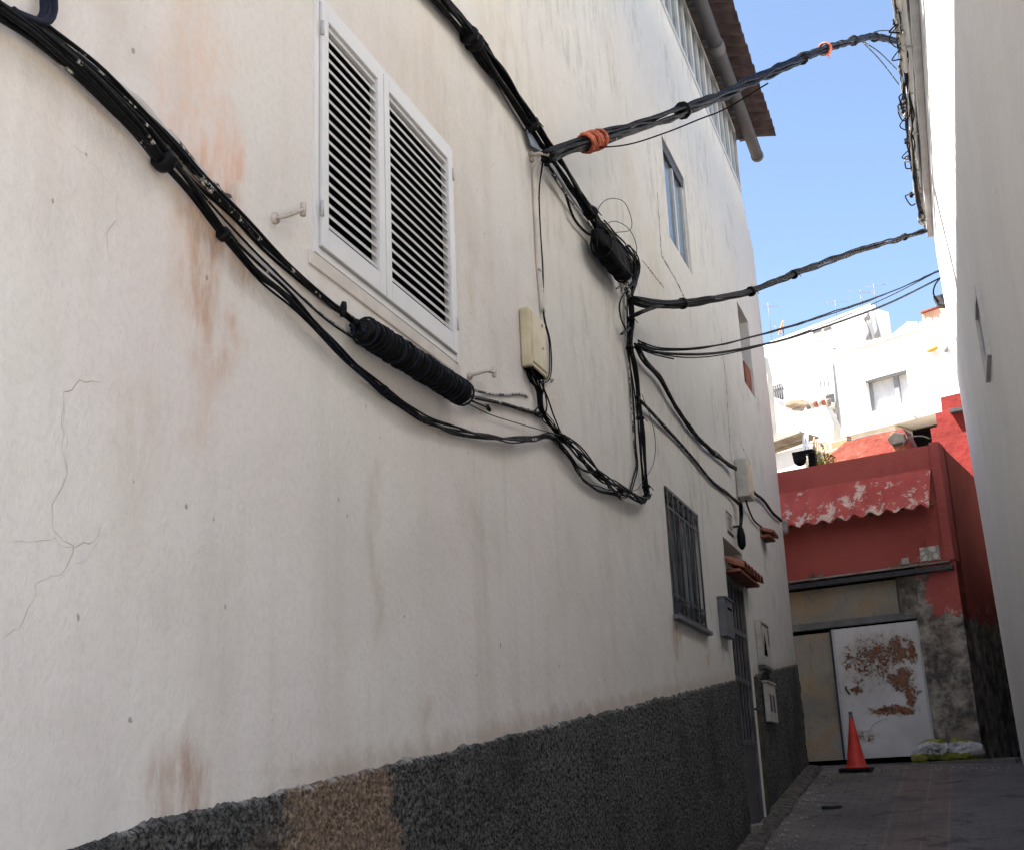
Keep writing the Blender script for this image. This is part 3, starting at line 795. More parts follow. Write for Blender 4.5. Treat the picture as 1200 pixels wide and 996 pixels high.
# roof of half-round tiles: corrugated along the street
def tiles(y0, y1, x0, x1, zlo, zhi, per, amp, rowlen, th=.016):
    m_ = MB(); ny = int((y1-y0)/per*8); rows = []
    nrow = int(round((x0-x1)/rowlen))
    for rr in range(nrow):
        xa = x0-(x0-x1)*rr/nrow; xb = x0-(x0-x1)*(rr+1)/nrow
        za = zlo+(zhi-zlo)*rr/nrow + (.016 if rr % 2 else 0); zb_ = zlo+(zhi-zlo)*(rr+1)/nrow
        for (s0, side) in ((0, 0), (th, 1)):
            vs = []
            for i in range(ny+1):
                y = y0+(y1-y0)*i/ny; ph = math.cos(2*math.pi*(y-y0)/per); jit = .014*noise.noise((int((y-y0)/per)*3.1, rr*2.7, 0))
                vs += [(xa+jit, y, za+amp*ph+s0), (xb-.03, y, zb_+amp*ph+s0)]
            m_.add(vs, [(2*i, 2*i+2, 2*i+3, 2*i+1) for i in range(ny)], True)
        vs = []
        for i in range(ny+1):
            y = y0+(y1-y0)*i/ny; ph = math.cos(2*math.pi*(y-y0)/per); jit = .014*noise.noise((int((y-y0)/per)*3.1, rr*2.7, 0))
            vs += [(xa+jit, y, za+amp*ph), (xa+jit, y, za+amp*ph+th)]
        m_.add(vs, [(2*i, 2*i+2, 2*i+3, 2*i+1) for i in range(ny)])
    return m_
tiles(8.0, 15.66, -1.50, -2.3, 9.99, 10.14, .235, .028, .40).build('roof', M['roof_tile'], house)
b = MB(); b.prism([(-2.25, -1, 10.16), (-2.25, 15.66, 10.16), (-9, 15.66, 11.4), (-9, -1, 11.4)], (0, 0, .03)); b.build('roof', M['roof_tile'], house)
b = MB(); b.prism([(-1.5, -1, 9.98), (-1.5, 8.0, 9.98), (-2.25, 8.0, 10.15), (-2.25, -1, 10.15)], (0, 0, .03)); b.build('roof', M['roof_tile'], house)
# gutter pipe with collars and brackets
gut = MB(); gut.tube([(-1.79, -1, 9.80), (-1.79, 15.72, 9.77)], .078, 16); gu = gut.build('gutter', M['pvc'], house)
for yc_ in (12.9,):
    c = MB(); c.tube([(-1.79, yc_-.09, 9.775), (-1.79, yc_+.09, 9.775)], .088, 16); c.build('collar', M['pvc_light'], gu)
c = MB(); c.tube([(-1.79, 15.70, 9.77), (-1.79, 15.76, 9.77)], .084, 16); c.build('end_cap', M['pvc_light'], gu)
for yc_ in (11.4, 12.15, 12.95, 13.8, 14.7, 15.35):
    c = MB(); wbox(c, -1.96, -1.85, yc_, yc_+.07, 9.86, 9.93); c.build('bracket', M['pvc_light'], gu)

# ------------------------------------------------------------------ things fixed to the left wall
def cabinet(name, label, cat, y0, y1, z0, z1, d, mat, door=True, bev=.012):
    t = thing(name, label, cat, (WX, y0, z0))
    off = .002 if z0 > 2.7 or y0 < 12 else .03
    b = MB(); wbox(b, WX+off, WX+d, y0, y1, z0, z1); b.build('body', M[mat], t, bevel=bev, seg=3)
    return t, WX+d
t, xf = cabinet('junction_box', 'yellowed plastic junction box with cables pouring out of its foot', 'junction box', 5.93, 6.20, 3.75, 4.08, .06, 'box_cream')
b = MB(); wbox(b, xf-.004, xf+.006, 5.955, 6.185, 3.775, 4.06); b.build('lid', M['box_cream'], t, bevel=.008)
b = MB(); 
for zz in (3.90, 4.03): b.tube([(xf+.004, 6.12, zz), (xf+.011, 6.12, zz)], .010, 8)
b.build('screw', M['rust_hook'], t)
b = MB(); wbox(b, WX+.005, xf-.006, 5.96, 6.17, 3.742, 3.751); b.build('cable_opening', M['black'], t)
t, xf = cabinet('junction_box', 'tall grey-white junction box above the street door', 'junction box', 12.62, 12.92, 4.42, 4.82, .13, 'meter')
b = MB(); wbox(b, xf-.004, xf+.005, 12.645, 12.90, 4.45, 4.80); b.build('lid', M['box_cream'], t, bevel=.006)
t, xf = cabinet('mailbox', 'slate grey metal mailbox left of the street door', 'mailbox', 10.98, 11.34, 2.85, 3.18, .07, 'grey_box', bev=.004)
b = MB(); wbox(b, xf-.002, xf+.002, 11.08, 11.28, 3.09, 3.11); b.build('letter_slot', M['black'], t)
b = MB(); wbox(b, WX, xf+.012, 10.97, 11.35, 3.18, 3.195); b.build('lid', M['grey_box'], t)
t, xf = cabinet('meter_box', 'dirty white meter box with dark triangular hole, above the dado', 'meter box', 12.95, 13.50, 2.76, 3.22, .06, 'meter', bev=.006)
b = MB(); b.prism([(xf+.001, 13.05, 2.86), (xf+.001, 13.24, 2.86), (xf+.001, 13.15, 3.08)], (.003, 0, 0)); b.build('broken_hatch', M['black'], t)
b = MB(); wbox(b, xf, xf+.004, 13.02, 13.46, 3.17, 3.19); wbox(b, xf, xf+.004, 13.40, 13.43, 2.98, 3.15); b.build('door_seam', M['digit'], t)
b = MB(); wbox(b, WX+.003, xf+.015, 12.93, 13.52, 2.725, 2.757); b.build('bottom_lip', M['gate'], t)
t, xf = cabinet('meter_box', 'pale meter box with two dark slots set over the dado', 'meter box', 12.92, 13.45, 2.20, 2.58, .075, 'meter', bev=.006)
for ya, wv in ((13.02, .10), (13.22, .10)):
    b = MB(); wbox(b, xf, xf+.003, ya, ya+wv, 2.30, 2.47); b.build('window', M['digit'], t)
b = MB(); wbox(b, WX+.025, xf+.012, 12.90, 13.47, 2.582, 2.60); b.build('top_lip', M['meter'], t)
# black lamp end hanging by cables over the door
t = thing('wall_lamp', 'small black wall lamp hanging on cables above the street door', 'lamp', onX(868, 636, WX+.05))
p = onX(868.5, 628, WX+.07); b = MB(); b.tube([p+Vector((0,0,.11)), p+Vector((0,0,.07)), p, p-Vector((0,0,.09)), p-Vector((0,0,.13))], [.012, .03, .042, .04, .015], 10); b.build('shade', M['cable_clean'], t)
b = MB(); b.tube([p+Vector((-.08,0,.1)), p+Vector((0,0,.1))], .012, 6); b.build('arm', M['cable_clean'], t)

# ------------------------------------------------------------------ cables
def strands(root, path, n, r, Rb, twist, mats, seed, wander=.35, axis=(1, 0, 0), k=6, step=.035, name='cable', spread=None):
    rg = random.Random(seed); P = spline(path, step); ax = Vector(axis)
    L = [0]
    for a, b in zip(P, P[1:]): L.append(L[-1]+(b-a).length)
    T = L[-1]
    for s_ in range(n):
        ph = 2*math.pi*s_/n + rg.random()*.8; rad = Rb*(rg.uniform(.55, 1) if n > 1 else 0); rr = r*rg.uniform(.75, 1.2)
        tw = twist*rg.uniform(.6, 1.3); sd = rg.random()*50; pts = []
        for i, p in enumerate(P):
            t = (P[min(i+1, len(P)-1)]-P[max(i-1, 0)]).normalized()
            A = (ax - t*ax.dot(t)).normalized(); B = t.cross(A)
            q = L[i]/T; sp = 1 if spread is None else spread(q)
            ang = ph + tw*L[i] + .8*noise.noise((L[i]*1.2, sd, 0))
            ro = rad*sp*(1+wander*noise.noise((L[i]*2.5, sd, 5))*2)
            wob = Vector((noise.noise((L[i]*4, sd, 1)), noise.noise((L[i]*4, sd, 2)), noise.noise((L[i]*4, sd, 3))))*Rb*wander*.5
            pts.append(p + A*(ro*math.cos(ang)) + B*(ro*math.sin(ang)) + wob)
        m_ = MB(); m_.tube(pts, rr, k); m_.build(name, M[mats[s_ % len(mats)]], root)
def tie(root, p, t, r, mat='cable_clean', w=.012, tail=True):
    p, t = Vector(p), Vector(t).normalized(); m_ = MB()
    m_.tube([p-t*w, p-t*w*.5, p+t*w*.5, p+t*w], [r*.9, r, r, r*.9], 10)
    if tail: m_.tube([p+Vector((r, 0, 0)), p+Vector((r+.02, .01, -.03))], .003, 5)
    m_.build('cable_tie', M[mat], root)
def W(lst, out):
    return [onX(a[0], a[1], WX + (a[2] if len(a) > 2 else out)) for a in lst]

# main lower bundle: from the top left, sagging under the shutters
t = thing('cable_bundle', 'thick black cable bundle sagging across the wall from top left', 'cable bundle', onX(0, 12, WX), 'cable bundles on the walls')
A1 = [(-60,-25),(0,12),(40,38),(90,80),(135,125),(165,155),(192,188)]
strands(t, W(A1, .04), 10, .0068, .024, 1.6, ['cable', 'cable_spot', 'cable_clean', 'cable', 'cable_blue', 'cable', 'cable_spot'], 1, .3)
A2 = [(192,188),(222,222),(262,275),(300,318),(340,352),(375,388),(410,425),(450,458),(495,488),(540,507),(585,516),(620,514),(640,509),(662,514)]
strands(t, W(A2, .03), 7, .0052, .016, 3.2, ['cable_clean', 'cable', 'cable_clean', 'cable_spot', 'cable_blue'], 2, .5)
P = W(A2, .03); tie(t, W([(192,188)], .04)[0], P[1]-P[0], .036, 'cable_clean', .02)
tie(t, W([(262,275)], .03)[0], P[3]-P[2], .024)
tie(t, W([(450,458)], .03)[0], P[8]-P[7], .021)
# second run: goes into the wrapped sleeve
t = thing('cable_bundle', 'paint-crusted cables running close above the sagging bundle to the wrapped sleeve', 'cable bundle', onX(190, 160, WX), 'cable bundles on the walls')
B1 = [(45,30),(95,72),(140,112),(190,160),(235,212),(272,248),(310,288),(350,325),(385,355),(402,365),(425,385)]
strands(t, W(B1, .02), 5, .0055, .016, 1.2, ['cable_spot', 'cable', 'cable_paint', 'cable_clean'], 4, .5)
B2 = [(95,80),(150,132),(195,178),(232,222),(262,256),(300,296),(340,336),(380,372),(415,396)]
strands(t, W(B2, .016), 2, .0035, .006, .5, ['cable', 'cable_paint'], 5, .4, name='thin_cable')
q = W([(402,362)], .04)[0]; b = MB(); b.tube([q-Vector((0,0,.03)), q, q+Vector((.005,.0,.025))], [.011,.015,.009], 8); b.build('clip', M['cable_clean'], t)
# painted conduit half buried in the plaster above
t = thing('conduit', 'plaster-crusted grey conduit above the black cables at upper left', 'conduit', onX(80, 55, WX))
b = MB(); pts = spline(W([(70,50),(100,78),(130,100),(160,122),(185,150),(205,170)], .004), .02)
b.tube(pts, [.020+.008*noise.noise((i*.5, 0, 0)) for i in range(len(pts))], 8); b.build('pipe', M['conduit'], t)
b = MB(); pts = spline(W([(195,158),(225,195),(250,222),(272,243)], .004), .02)
b.tube(pts, [.020+.010*noise.noise((i*.6, 7, 0)) for i in range(len(pts))], 8); b.build('pipe', M['cable_paint'], t)
# thick conduits dropping in from the top left corner
t = thing('cable_bundle', 'three stiff blue-black tubes dropping onto the bundle at top left', 'cable bundle', onX(57, 0, WX), 'cable bundles on the walls')
for k_, dx in enumerate((-6, 0, 6)):
    b = MB(); b.tube(spline(W([(55+dx,-60),(57+dx,0),(57+dx,14),(52+dx,24),(40+dx,26),(15,12+k_)], .045+.006*k_), .02), .0105, 8); b.build('cable', M['cable_blue'], t)

# wrapped black sleeve under the shutters
t = thing('splice_sleeve', 'long ribbed black splice sleeve slung under the louvred shutters', 'splice sleeve', onX(480, 420, WX))
a_, b_ = onX(424, 386, WX+.07), onX(545, 463, WX+.07)
n = 190; pts = []; rs = []
for i in range(n):
    q = i/(n-1); ang = q*24*math.pi*2
    r_ = .047 + .0055*math.sin(ang) + .003*noise.noise((q*70, 0, 0)) - (.012*(1-q*12) if q < .083 else 0) - (.016*(q-.94)/.06 if q > .94 else 0)
    pts.append(a_.lerp(b_, q)); rs.append(r_)
b = MB(); b.tube(pts, rs, 22); sl = b.build('sleeve', M['cable_clean'], t)
for i in range(25):
    q = .03+.94*i/24; p = a_.lerp(b_, q); d = (b_-a_).normalized()
    A = Vector((1, 0, 0)); A = (A-d*A.dot(d)).normalized(); B = d.cross(A); ring_ = []
    tl = random.uniform(-.25, .25); rr = .054+random.uniform(-.002, .003)
    for j in range(17):
        an = 2*math.pi*j/16; ring_.append(p + A*rr*math.cos(an) + B*rr*math.sin(an) + d*(tl*.03*math.cos(an)+.004*math.sin(an*2+i)))
    m_ = MB(); m_.tube(ring_, .0052, 6, False); m_.build('wrapping_ring', M['cable_clean' if i % 3 else 'cable_blue'], t)
for j in range(9):   # cable ends in the near mouth of the sleeve
    an = 2*math.pi*j/9; d = (b_-a_).normalized(); A = Vector((1, 0, 0)); B = d.cross(A)
    p = a_ + A*.022*math.cos(an) + B*.022*math.sin(an)
    m_ = MB(); m_.tube([p-d*.035-A*.012*random.random(), p+d*.02], .009, 8); m_.build('cable_end', M['cable_blue' if j % 2 else 'cable'], t)
# painted cables leaving the sleeve to the right
t = thing('cable_bundle', 'short half-painted cables between the ribbed sleeve and the yellowed box', 'cable bundle', onX(590, 470, WX), 'cable bundles on the walls')
strands(t, W([(545,463,.06),(565,468,.03),(590,473,.015),(615,480,.012),(632,484,.015)], .02), 2, .0085, .010, 1, ['cable_spot', 'cable_paint'], 7, .2)
strands(t, W([(550,456,.05),(570,461,.012),(590,463,.008),(612,462,.008),(618,466,.008)], .01), 1, .0055, 0, 0, ['cable_paint'], 8)
strands(t, W([(553,470,.05),(562,474,.03),(572,478,.02)], .03), 1, .005, 0, 0, ['cable_clean'], 9)
b = MB(); q = onX(572, 478, WX+.02); b.tube([q-Vector((0,.012,-.004)), q+Vector((0,.018,-.008))], .010, 8); b.build('cable_cap', M['cable_clean'], t)
strands(t, W([(546,472,.03),(575,486,.02),(610,497,.02),(645,507,.03)], .02), 1, .0028, 0, 0, ['cable'], 10)

# tangle from the junction box foot down to the long V
t = thing('cable_bundle', 'tangled black wires hanging from the foot of the yellowed box', 'cable bundle', onX(628, 440, WX), 'cable bundles on the walls')
strands(t, W([(620,428,.035),(624,440,.03),(632,458,.03),(634,475,.03),(640,490,.03),(655,508,.03),(668,520,.035)], .03), 9, .0042, .019, 3, ['cable', 'cable_clean', 'cable_spot'], 12, .8, k=5,
        spread=lambda q: 1.2 if q < .2 else (.6 if q < .45 else (1.0 if q < .6 else .8)))
strands(t, W([(628,430,.035),(637,450,.02),(632,475,.02),(626,484,.02),(636,488,.02),(641,474,.02),(636,450,.02)], .02), 2, .004, .007, 2, ['cable', 'cable_spot'], 13, .6, k=5)
strands(t, W([(626,432,.035),(640,462,.03),(648,485,.03),(657,507,.03)], .03), 1, .0045, 0, 0, ['cable_clean'], 14)

# the long V: down-right then up to the hub
t = thing('cable_bundle', 'loose black cable bundle forming the bottom of the V between box and hub', 'cable bundle', onX(700, 560, WX), 'cable bundles on the walls')
VP_ = [(655,512),(672,524),(692,545),(708,563),(725,572),(742,582),(755,586),(759,578)]
strands(t, W(VP_, .045), 9, .005, .026, 3.4, ['cable_clean', 'cable', 'cable_clean', 'cable_spot', 'cable', 'cable_clean'], 21, .5)
strands(t, W([(655,518),(670,540),(680,558),(700,574),(722,580),(735,583)], .03), 2, .0048, .008, 1, ['cable', 'cable_clean'], 22, .5)
strands(t, W([(650,512),(668,535),(678,548),(700,556),(712,567),(728,583)], .04), 2, .0048, .010, 1, ['cable_clean', 'cable'], 23, .6)
strands(t, W([(650,516),(676,548),(690,568),(735,581)], .02), 2, .004, .012, 1, ['cable', 'cable_clean'], 26, .8)
for (x, y, xn, yn) in ((660,514,668,520),(700,555,712,566),(728,573,742,582)):
    q = W([(x, y)], .045)[0]; tie(t, q, W([(xn, yn)], .045)[0]-q, .026)
# the upright run
t = thing('cable_bundle', 'upright run of black cables rising from the V to the splice closure', 'cable bundle', onX(745, 450, WX), 'cable bundles on the walls')
UP = [(759,582),(755,560),(752,520),(749,480),(744,440),(738,405),(740,370),(737,345),(730,325)]
strands(t, W(UP, .04), 9, .0056, .024, 1.8, ['cable_clean', 'cable', 'cable', 'cable_spot', 'cable_clean', 'cable'], 31, .5)
strands(t, W([(738,578),(742,562),(746,545),(744,520),(741,470),(738,430),(735,400),(733,350)], .02), 3, .0055, .012, 1, ['cable_spot', 'cable_paint', 'cable'], 32, .4)
strands(t, W([(728,576),(745,574),(752,566),(765,545),(768,520),(764,495),(752,462)], .05), 1, .0022, 0, 0, ['cable_clean'], 33)
strands(t, W([(744,330),(728,350),(727,370),(738,395)], .05), 2, .005, .01, 1, ['cable', 'cable_clean'], 34)
strands(t, W([(728,392,.06),(738,385,.05)], .06), 1, .008, 0, 0, ['cable_clean'], 35)
for (x, y, xn, yn) in ((757,570,756,560),(750,490,749,480),(738,408,738,400),(739,375,740,365)):
    q = W([(x, y)], .04)[0]; tie(t, q, W([(xn, yn)], .04)[0]-q, .030)

# upper bundle coming down the facade to the hub
t = thing('cable_bundle', 'thick shiny black cable bundle coming down from the top centre', 'cable bundle', onX(570, 60, WX), 'cable bundles on the walls')
U = [(470,-60),(515,-2),(545,32),(570,68),(598,108),(625,150),(645,180),(668,214),(690,248),(706,275)]
strands(t, W(U, .05), 9, .0105, .034, .7, ['cable', 'cable_clean', 'cable_spot', 'cable_clean', 'cable', 'cable_spot', 'cable_clean', 'cable_clean'], 41, .35, k=7)
strands(t, W([(500,-14),(545,40),(575,85),(605,135),(622,162)], .015), 2, .007, .010, .5, ['conduit', 'cable'], 42, .3)
strands(t, W([(640,190,.05),(660,222,.04),(672,255,.03),(686,272,.03),(698,278,.05)], .04), 1, .0085, 0, 0, ['cable_clean'], 43)
strands(t, W([(648,205,.05),(670,238,.04),(690,262,.05),(700,275,.05)], .04), 2, .006, .01, 1, ['cable_paint', 'cable_spot'], 44)
for (x, y, xn, yn) in ((550,42,558,54),(556,50,564,62),(622,146,630,158),(692,250,698,260)):
    q = W([(x, y)], .05)[0]; tie(t, q, W([(xn, yn)], .05)[0]-q, .052, 'cable_clean', .02)
b = MB(); q = [onX(616, 152, WX+.03), onX(626, 160, WX+.03), onX(634, 178, WX+.03), onX(622, 172, WX+.03)]; b.prism(q, (.006, 0, 0)); b.build('plastic_scrap', M['blue_sheet'], t, bevel=.002)
# hub bracket
t = thing('wall_bracket', 'rusty iron bracket where the uppermost span leaves the wall', 'bracket', onX(628, 185, WX))
b = MB(); b.tube([onX(620, 182, WX), onX(634, 180, WX+.09), onX(645, 183, WX+.14)], .010, 6); b.build('arm', M['rust_hook'], t)
b = MB(); b.tube([onX(621, 178, WX), onX(623, 189, WX+.01)], .018, 6); b.build('plate', M['rust_hook'], t)

# splice closure
t = thing('splice_closure', 'black box-shaped cable splice closure hanging in the middle of the wall', 'splice closure', onX(713, 300, WX))
ca, cb = onX(697, 276, WX+.10), onX(735, 322, WX+.10); d = (cb-ca).normalized(); A = Vector((1, 0, 0)); A = (A-d*A.dot(d)).normalized(); B = d.cross(A)
vs = []; N1, N2 = 40, 24
for i in range(N1+1):
    q = i/N1; e = min(1, (math.sin(math.pi*min(max(q, .015), .985)))**.28)
    for j in range(N2):
        an = 2*math.pi*j/N2; cc, ss_ = math.cos(an), math.sin(an); sq = (abs(cc)**3.5+abs(ss_)**3.5)**(-1/3.5)
        lump = 1+.05*noise.noise((q*5, cc*2, ss_*2))+(.045 if int(q*9) % 2 else 0)
        vs.append(ca.lerp(cb, q) + A*(.062*e*sq*cc*lump) + B*(.098*e*sq*ss_*lump))
b = MB(); b.add(vs, [(i*N2+j, i*N2+(j+1) % N2, (i+1)*N2+(j+1) % N2, (i+1)*N2+j) for i in range(N1) for j in range(N2)] + [list(range(N2))[::-1], [N1*N2+j for j in range(N2)]], True)
b.build('housing', M['rubber_black'], t)
for sgn in (-1, 1):
    b = MB(); p = ca.lerp(cb, .1)+A*.055+B*.055*sgn; b.tube([p, ca.lerp(cb, .9)+A*.055+B*.055*sgn], .009, 6); b.build('rib', M['cable_clean'], t)
for q in (.18, .82):
    b = MB(); p = ca.lerp(cb, q); b.tube([p+A*.07*math.cos(k*math.pi/8)+B*.105*math.sin(k*math.pi/8) for k in range(17)], .007, 6, False); b.build('strap', M['cable_clean'], t)
strands(t, [onX(706, 262, WX+.06), onX(722, 280, WX+.05), onX(740, 304, WX+.05), onX(744, 330, WX+.05), onX(738, 350, WX+.05)], 6, .007, .022, 1.5, ['cable', 'cable_clean', 'cable_spot'], 48, .6)
b = MB(); q = onX(730, 330, WX+.06)
for i in range(7):
    p0 = q + Vector((random.uniform(-.03, .03), random.uniform(-.12, .1), random.uniform(-.02, .05)))
    b.tube([p0, p0+Vector((.02, random.uniform(-.04, .04), -.05)), p0+Vector((.0, random.uniform(-.05, .05), -.10))], .008, 5)
b.build('cable_gland', M['cable_paint'], t)
for i, lp in enumerate(([(700,290),(700,252),(706,238),(718,233),(732,238),(740,258),(738,270),(722,273)], [(706,264),(722,260),(738,270),(746,290),(744,312)])):
    m_ = MB(); m_.tube(spline(W(lp, .12), .02), .0028, 5); m_.build('loop_wire', M['cable_clean'], t)
strands(t, W([(735,290),(746,305),(748,320),(740,335)], .05), 4, .007, .02, 2, ['cable', 'cable_clean', 'cable_spot'], 49, .6)

# pale conduit dropping from hub to the yellowed box
t = thing('conduit', 'thin cream painted conduit dropping from the bracket to the yellowed box', 'conduit', onX(630, 270, WX))
b = MB(); b.tube(spline(W([(634,186,.05),(627,202,.02),(627,230,.014),(629,270,.014),(631,310,.014),(634,345,.014),(636,366,.014)], .014), .03), .0155, 8); b.build('pipe', M['pipe_cream'], t)
strands(t, W([(636,190,.06),(632,225,.03),(633,270,.02),(636,320,.02),(637,370,.02),(644,402,.015),(644,440,.015),(634,450,.02)], .02), 2, .0042, .006, 1, ['cable_clean', 'cable'], 51, .5)
strands(t, W([(637,366,.012),(642,392,.012),(644,425,.01),(641,450,.01),(633,464,.01)], .01), 1, .0035, 0, 0, ['pipe_cream'], 52)
for (x, y) in ((629, 232), (646, 446), (634, 340)):
    q = onX(x, y, WX+.012); b = MB(); b.tube([q-Vector((.012, .028, 0)), q+Vector((.012, -.0, .003)), q+Vector((-.012, .03, 0))], .006, 6); b.build('saddle_clip', M['rust_hook'], t)

# runs going down-right along the facade
t = thing('cable_bundle', 'black cables slanting down from the upright run to the tall junction box', 'cable bundle', onX(810, 500, WX), 'cable bundles on the walls')
strands(t, W([(745,405,.06),(757,425,.04),(775,447,.035),(793,480,.03),(820,515,.03),(850,541,.035),(862,549,.06)], .03), 3, .0105, .014, .8, ['cable', 'cable_clean', 'cable_spot'], 61, .5)
t = thing('cable_bundle', 'thin black cables slanting down just above the barred window', 'cable bundle', onX(800, 520, WX), 'cable bundles on the walls')
strands(t, W([(746,465,.05),(765,485,.03),(790,512,.02),(815,540,.02),(835,564,.02),(855,580,.02),(868,592,.05)], .02), 3, .0085, .010, .8, ['cable_spot', 'cable_clean', 'cable'], 62, .4)
t = thing('cable_bundle', 'black cables running on from the tall junction box to the house corner', 'cable bundle', onX(895, 585, WX), 'cable bundles on the walls')
strands(t, W([(873,566,.08),(885,578,.04),(895,586,.03),(905,600,.03),(916,610,.03)], .03), 2, .0135, .010, .8, ['cable_clean', 'cable'], 63, .3)
strands(t, W([(874,586,.08),(878,598,.03),(884,610,.02),(892,617,.03)], .03), 1, .010, 0, 0, ['cable_clean'], 64)
strands(t, W([(868,590,.08),(869,605,.05),(868,622,.06)], .05), 3, .008, .014, 1, ['cable_clean', 'cable'], 65)

# ---- spans across the street
def XR(y, z): return .62 - .0135*y - .0175*(z-1.7)
def span(label, pxs, X0, X1, n, r, Rb, mats, seed, twist=.6, wander=.25, out=0):
    x0, x1 = pxs[0][0], pxs[-1][0]; P = []
    for (x, y) in pxs:
        q = (x-x0)/(x1-x0)
        # depth along the span: straight in plan between its two fixings
        a = onX(*pxs[0], X0); e = onX(*pxs[-1], X1)
        dxy = Vector((e.x-a.x, e.y-a.y)); d = ray(x, y)
        # intersect the ray with the vertical plane through a and e
        nrm = Vector((-dxy.y, dxy.x)); tt = nrm.dot(Vector((a.x, a.y)))/nrm.dot(Vector((d.x, d.y)))
        P.append(CAM + d*tt)
    t = thing('cable_span', label, 'cable', P[0], 'cables spanning the street')
    strands(t, P, n, r, Rb, twist, mats, seed, wander, axis=(0, 0, 1), k=6, step=.06)
    return t, P
t, P = span('thickest black cable span crossing high over the street with orange tape', [(641,186),(668,174),(700,164),(750,148),(800,130),(850,110),(900,87),(940,69),(970,57),(1000,48),(1025,44),(1056,50)], -1.88, .27, 11, .0135, .042,
            ['cable_clean', 'cable', 'cable_clean', 'cable_clean', 'cable_spot', 'cable_clean', 'cable_blue'], 71, .6, .3)
for i, (a, b_, r_) in enumerate(((1, 2, .058), (8, 9, .066))):
    p = P[a].lerp(P[b_], .8 if i == 0 else -.1); d = (P[b_]-P[a]).normalized(); m_ = MB()
    A = Vector((0, 0, 1)); A = (A-d*A.dot(d)).normalized(); B = d.cross(A)
    L = .17 if i == 0 else .05; N_ = 6 if i == 0 else 4; pts = []
    for j in range(N_*10+1):
        an = 2*math.pi*j/10; ww = r_*(1+.10*noise.noise((j*.25, i, 0))); pts.append(p + d*(L*(j/(N_*10)-.5)*1.7 + .03*noise.noise((j*.11, 4, i))) + A*ww*math.cos(an) + B*ww*math.sin(an))
    m_.tube(pts, .012, 5)
    if i: 
        for an in range(6): m_.tube([p, p+Vector((random.uniform(-.05, .05), random.uniform(-.05, .05), random.uniform(-.14, .12)))], .007, 4)
    m_.build('orange_tape', M['tape'], t)
for q in (4, 7, 9, 10): tie(t, P[q], P[q]-P[q-1], .068, 'cable_clean', .02)
# frayed ends fanning out to the fascia
for j, (dz, dy) in enumerate(((.35, .2), (.1, .1), (-.25, .3), (-.45, .4))):
    m_ = MB(); a = P[-3].lerp(P[-2], .3); e = Vector((XR(10.8, 8.3)-.2, P[-1].y+dy, P[-1].z+dz)); mid = a.lerp(e, .5)+Vector((0, 0, .05))
    m_.tube(spline([a, mid, e], .05), .008, 5); m_.build('cable', M['cable_spot'], t)
t, P = span('slack thin wire sagging just beneath the thickest overhead span', [(690,174),(735,170),(780,156),(820,140),(850,128),(900,98)], -1.80, -.6, 1, .0045, 0, ['cable'], 72)
t, P = span('middle black cable span sagging across the street below the gutter', [(742,352),(765,356),(800,356),(840,350),(880,342),(930,322),(975,305),(1020,290),(1060,278),(1093,268)], -1.9, .30, 8, .0105, .028,
            ['cable_clean', 'cable_clean', 'cable', 'cable_clean', 'cable_clean'], 73, .7, .3)
for q in (2, 4, 5, 8): tie(t, P[q], P[q]-P[q-1], .046, 'cable_clean', .022)
strands(t, [onX(740, 372, WX+.08), onX(752, 366, WX+.15), P[1].lerp(P[2], .5), P[2]], 2, .011, .008, .5, ['cable_clean'], 74, .2)
t, P = span('topmost pair of thin lower wires across the street', [(748,402),(775,409),(820,408),(870,398),(930,382),(990,362),(1045,342),(1100,318)], -1.92, .31, 2, .0075, .010, ['cable_clean'], 75, .5, .5)
strands(t, [P[0]+Vector((0,0,.02))]+[p+Vector((0, 0, -.10*math.sin(math.pi*i/7))) for i, p in enumerate(P)][1:], 1, .006, 0, 0, ['cable'], 79)
t, P = span('lowest thin black wire spanning the street', [(748,406),(775,414),(830,415),(880,407),(930,395),(1000,372),(1050,352),(1102,326)], -1.92, .31, 1, .0095, 0, ['cable_clean'], 76, .3, 0)
t, P = span('short cut wire stub poking from the upright run', [(752,410),(768,416),(790,421)], -1.92, -1.70, 1, .006, 0, ['cable_clean'], 77)

# ------------------------------------------------------------------ the house on the right
rh = thing('white_house', 'plain white rendered house whose wall closes the right side of the alley', 'house', (.7, 8, gz(8)))
def RW(y, z, o=0): return Vector((XR(y, z)-o, y, z))
mb = MB(); ysR = [2.0, 4, 8, 12, 15.84]; zsR = [-3, 1.5, 4, 6.5, 8.35]
vs = [RW(y, z) for y in ysR for z in zsR]; n = len(zsR)
mb.add(vs, [(i*n+j, i*n+j+1, (i+1)*n+j+1, (i+1)*n+j) for i in range(len(ysR)-1) for j in range(n-1)])
# rounded far arris then end wall
pr = None
for k in range(6):
    a = k/5*math.pi/2; cur = [RW(15.84, z) + Vector((.06*(1-math.cos(a)), .06*math.sin(a), 0)) for z in zsR]
    if pr: mb.add(pr+cur, [(j, j+1, n+j+1, n+j) for j in range(n-1)], True)
    pr = cur
mb.add(pr + [Vector((7, 15.9, z)) for z in zsR], [(j, j+1, n+j+1, n+j) for j in range(n-1)])
mb.add([RW(y, 8.35) for y in ysR] + [Vector((7, y, 8.35)) for y in ysR], [(i, i+1, len(ysR)+i+1, len(ysR)+i) for i in range(len(ysR)-1)])
mb.add([(7, 2.0, -3), (7, 15.9, -3), (7, 15.9, 8.35), (7, 2.0, 8.35)], [(0, 1, 2, 3)])
mb.add([RW(2.0, -3), Vector((7, 2.0, -3)), Vector((7, 2.0, 8.35)), RW(2.0, 8.35)], [(0, 1, 2, 3)])
me = weld(mb); me.name = 'wall'; link('wall', me, M['plaster_right'], rh)
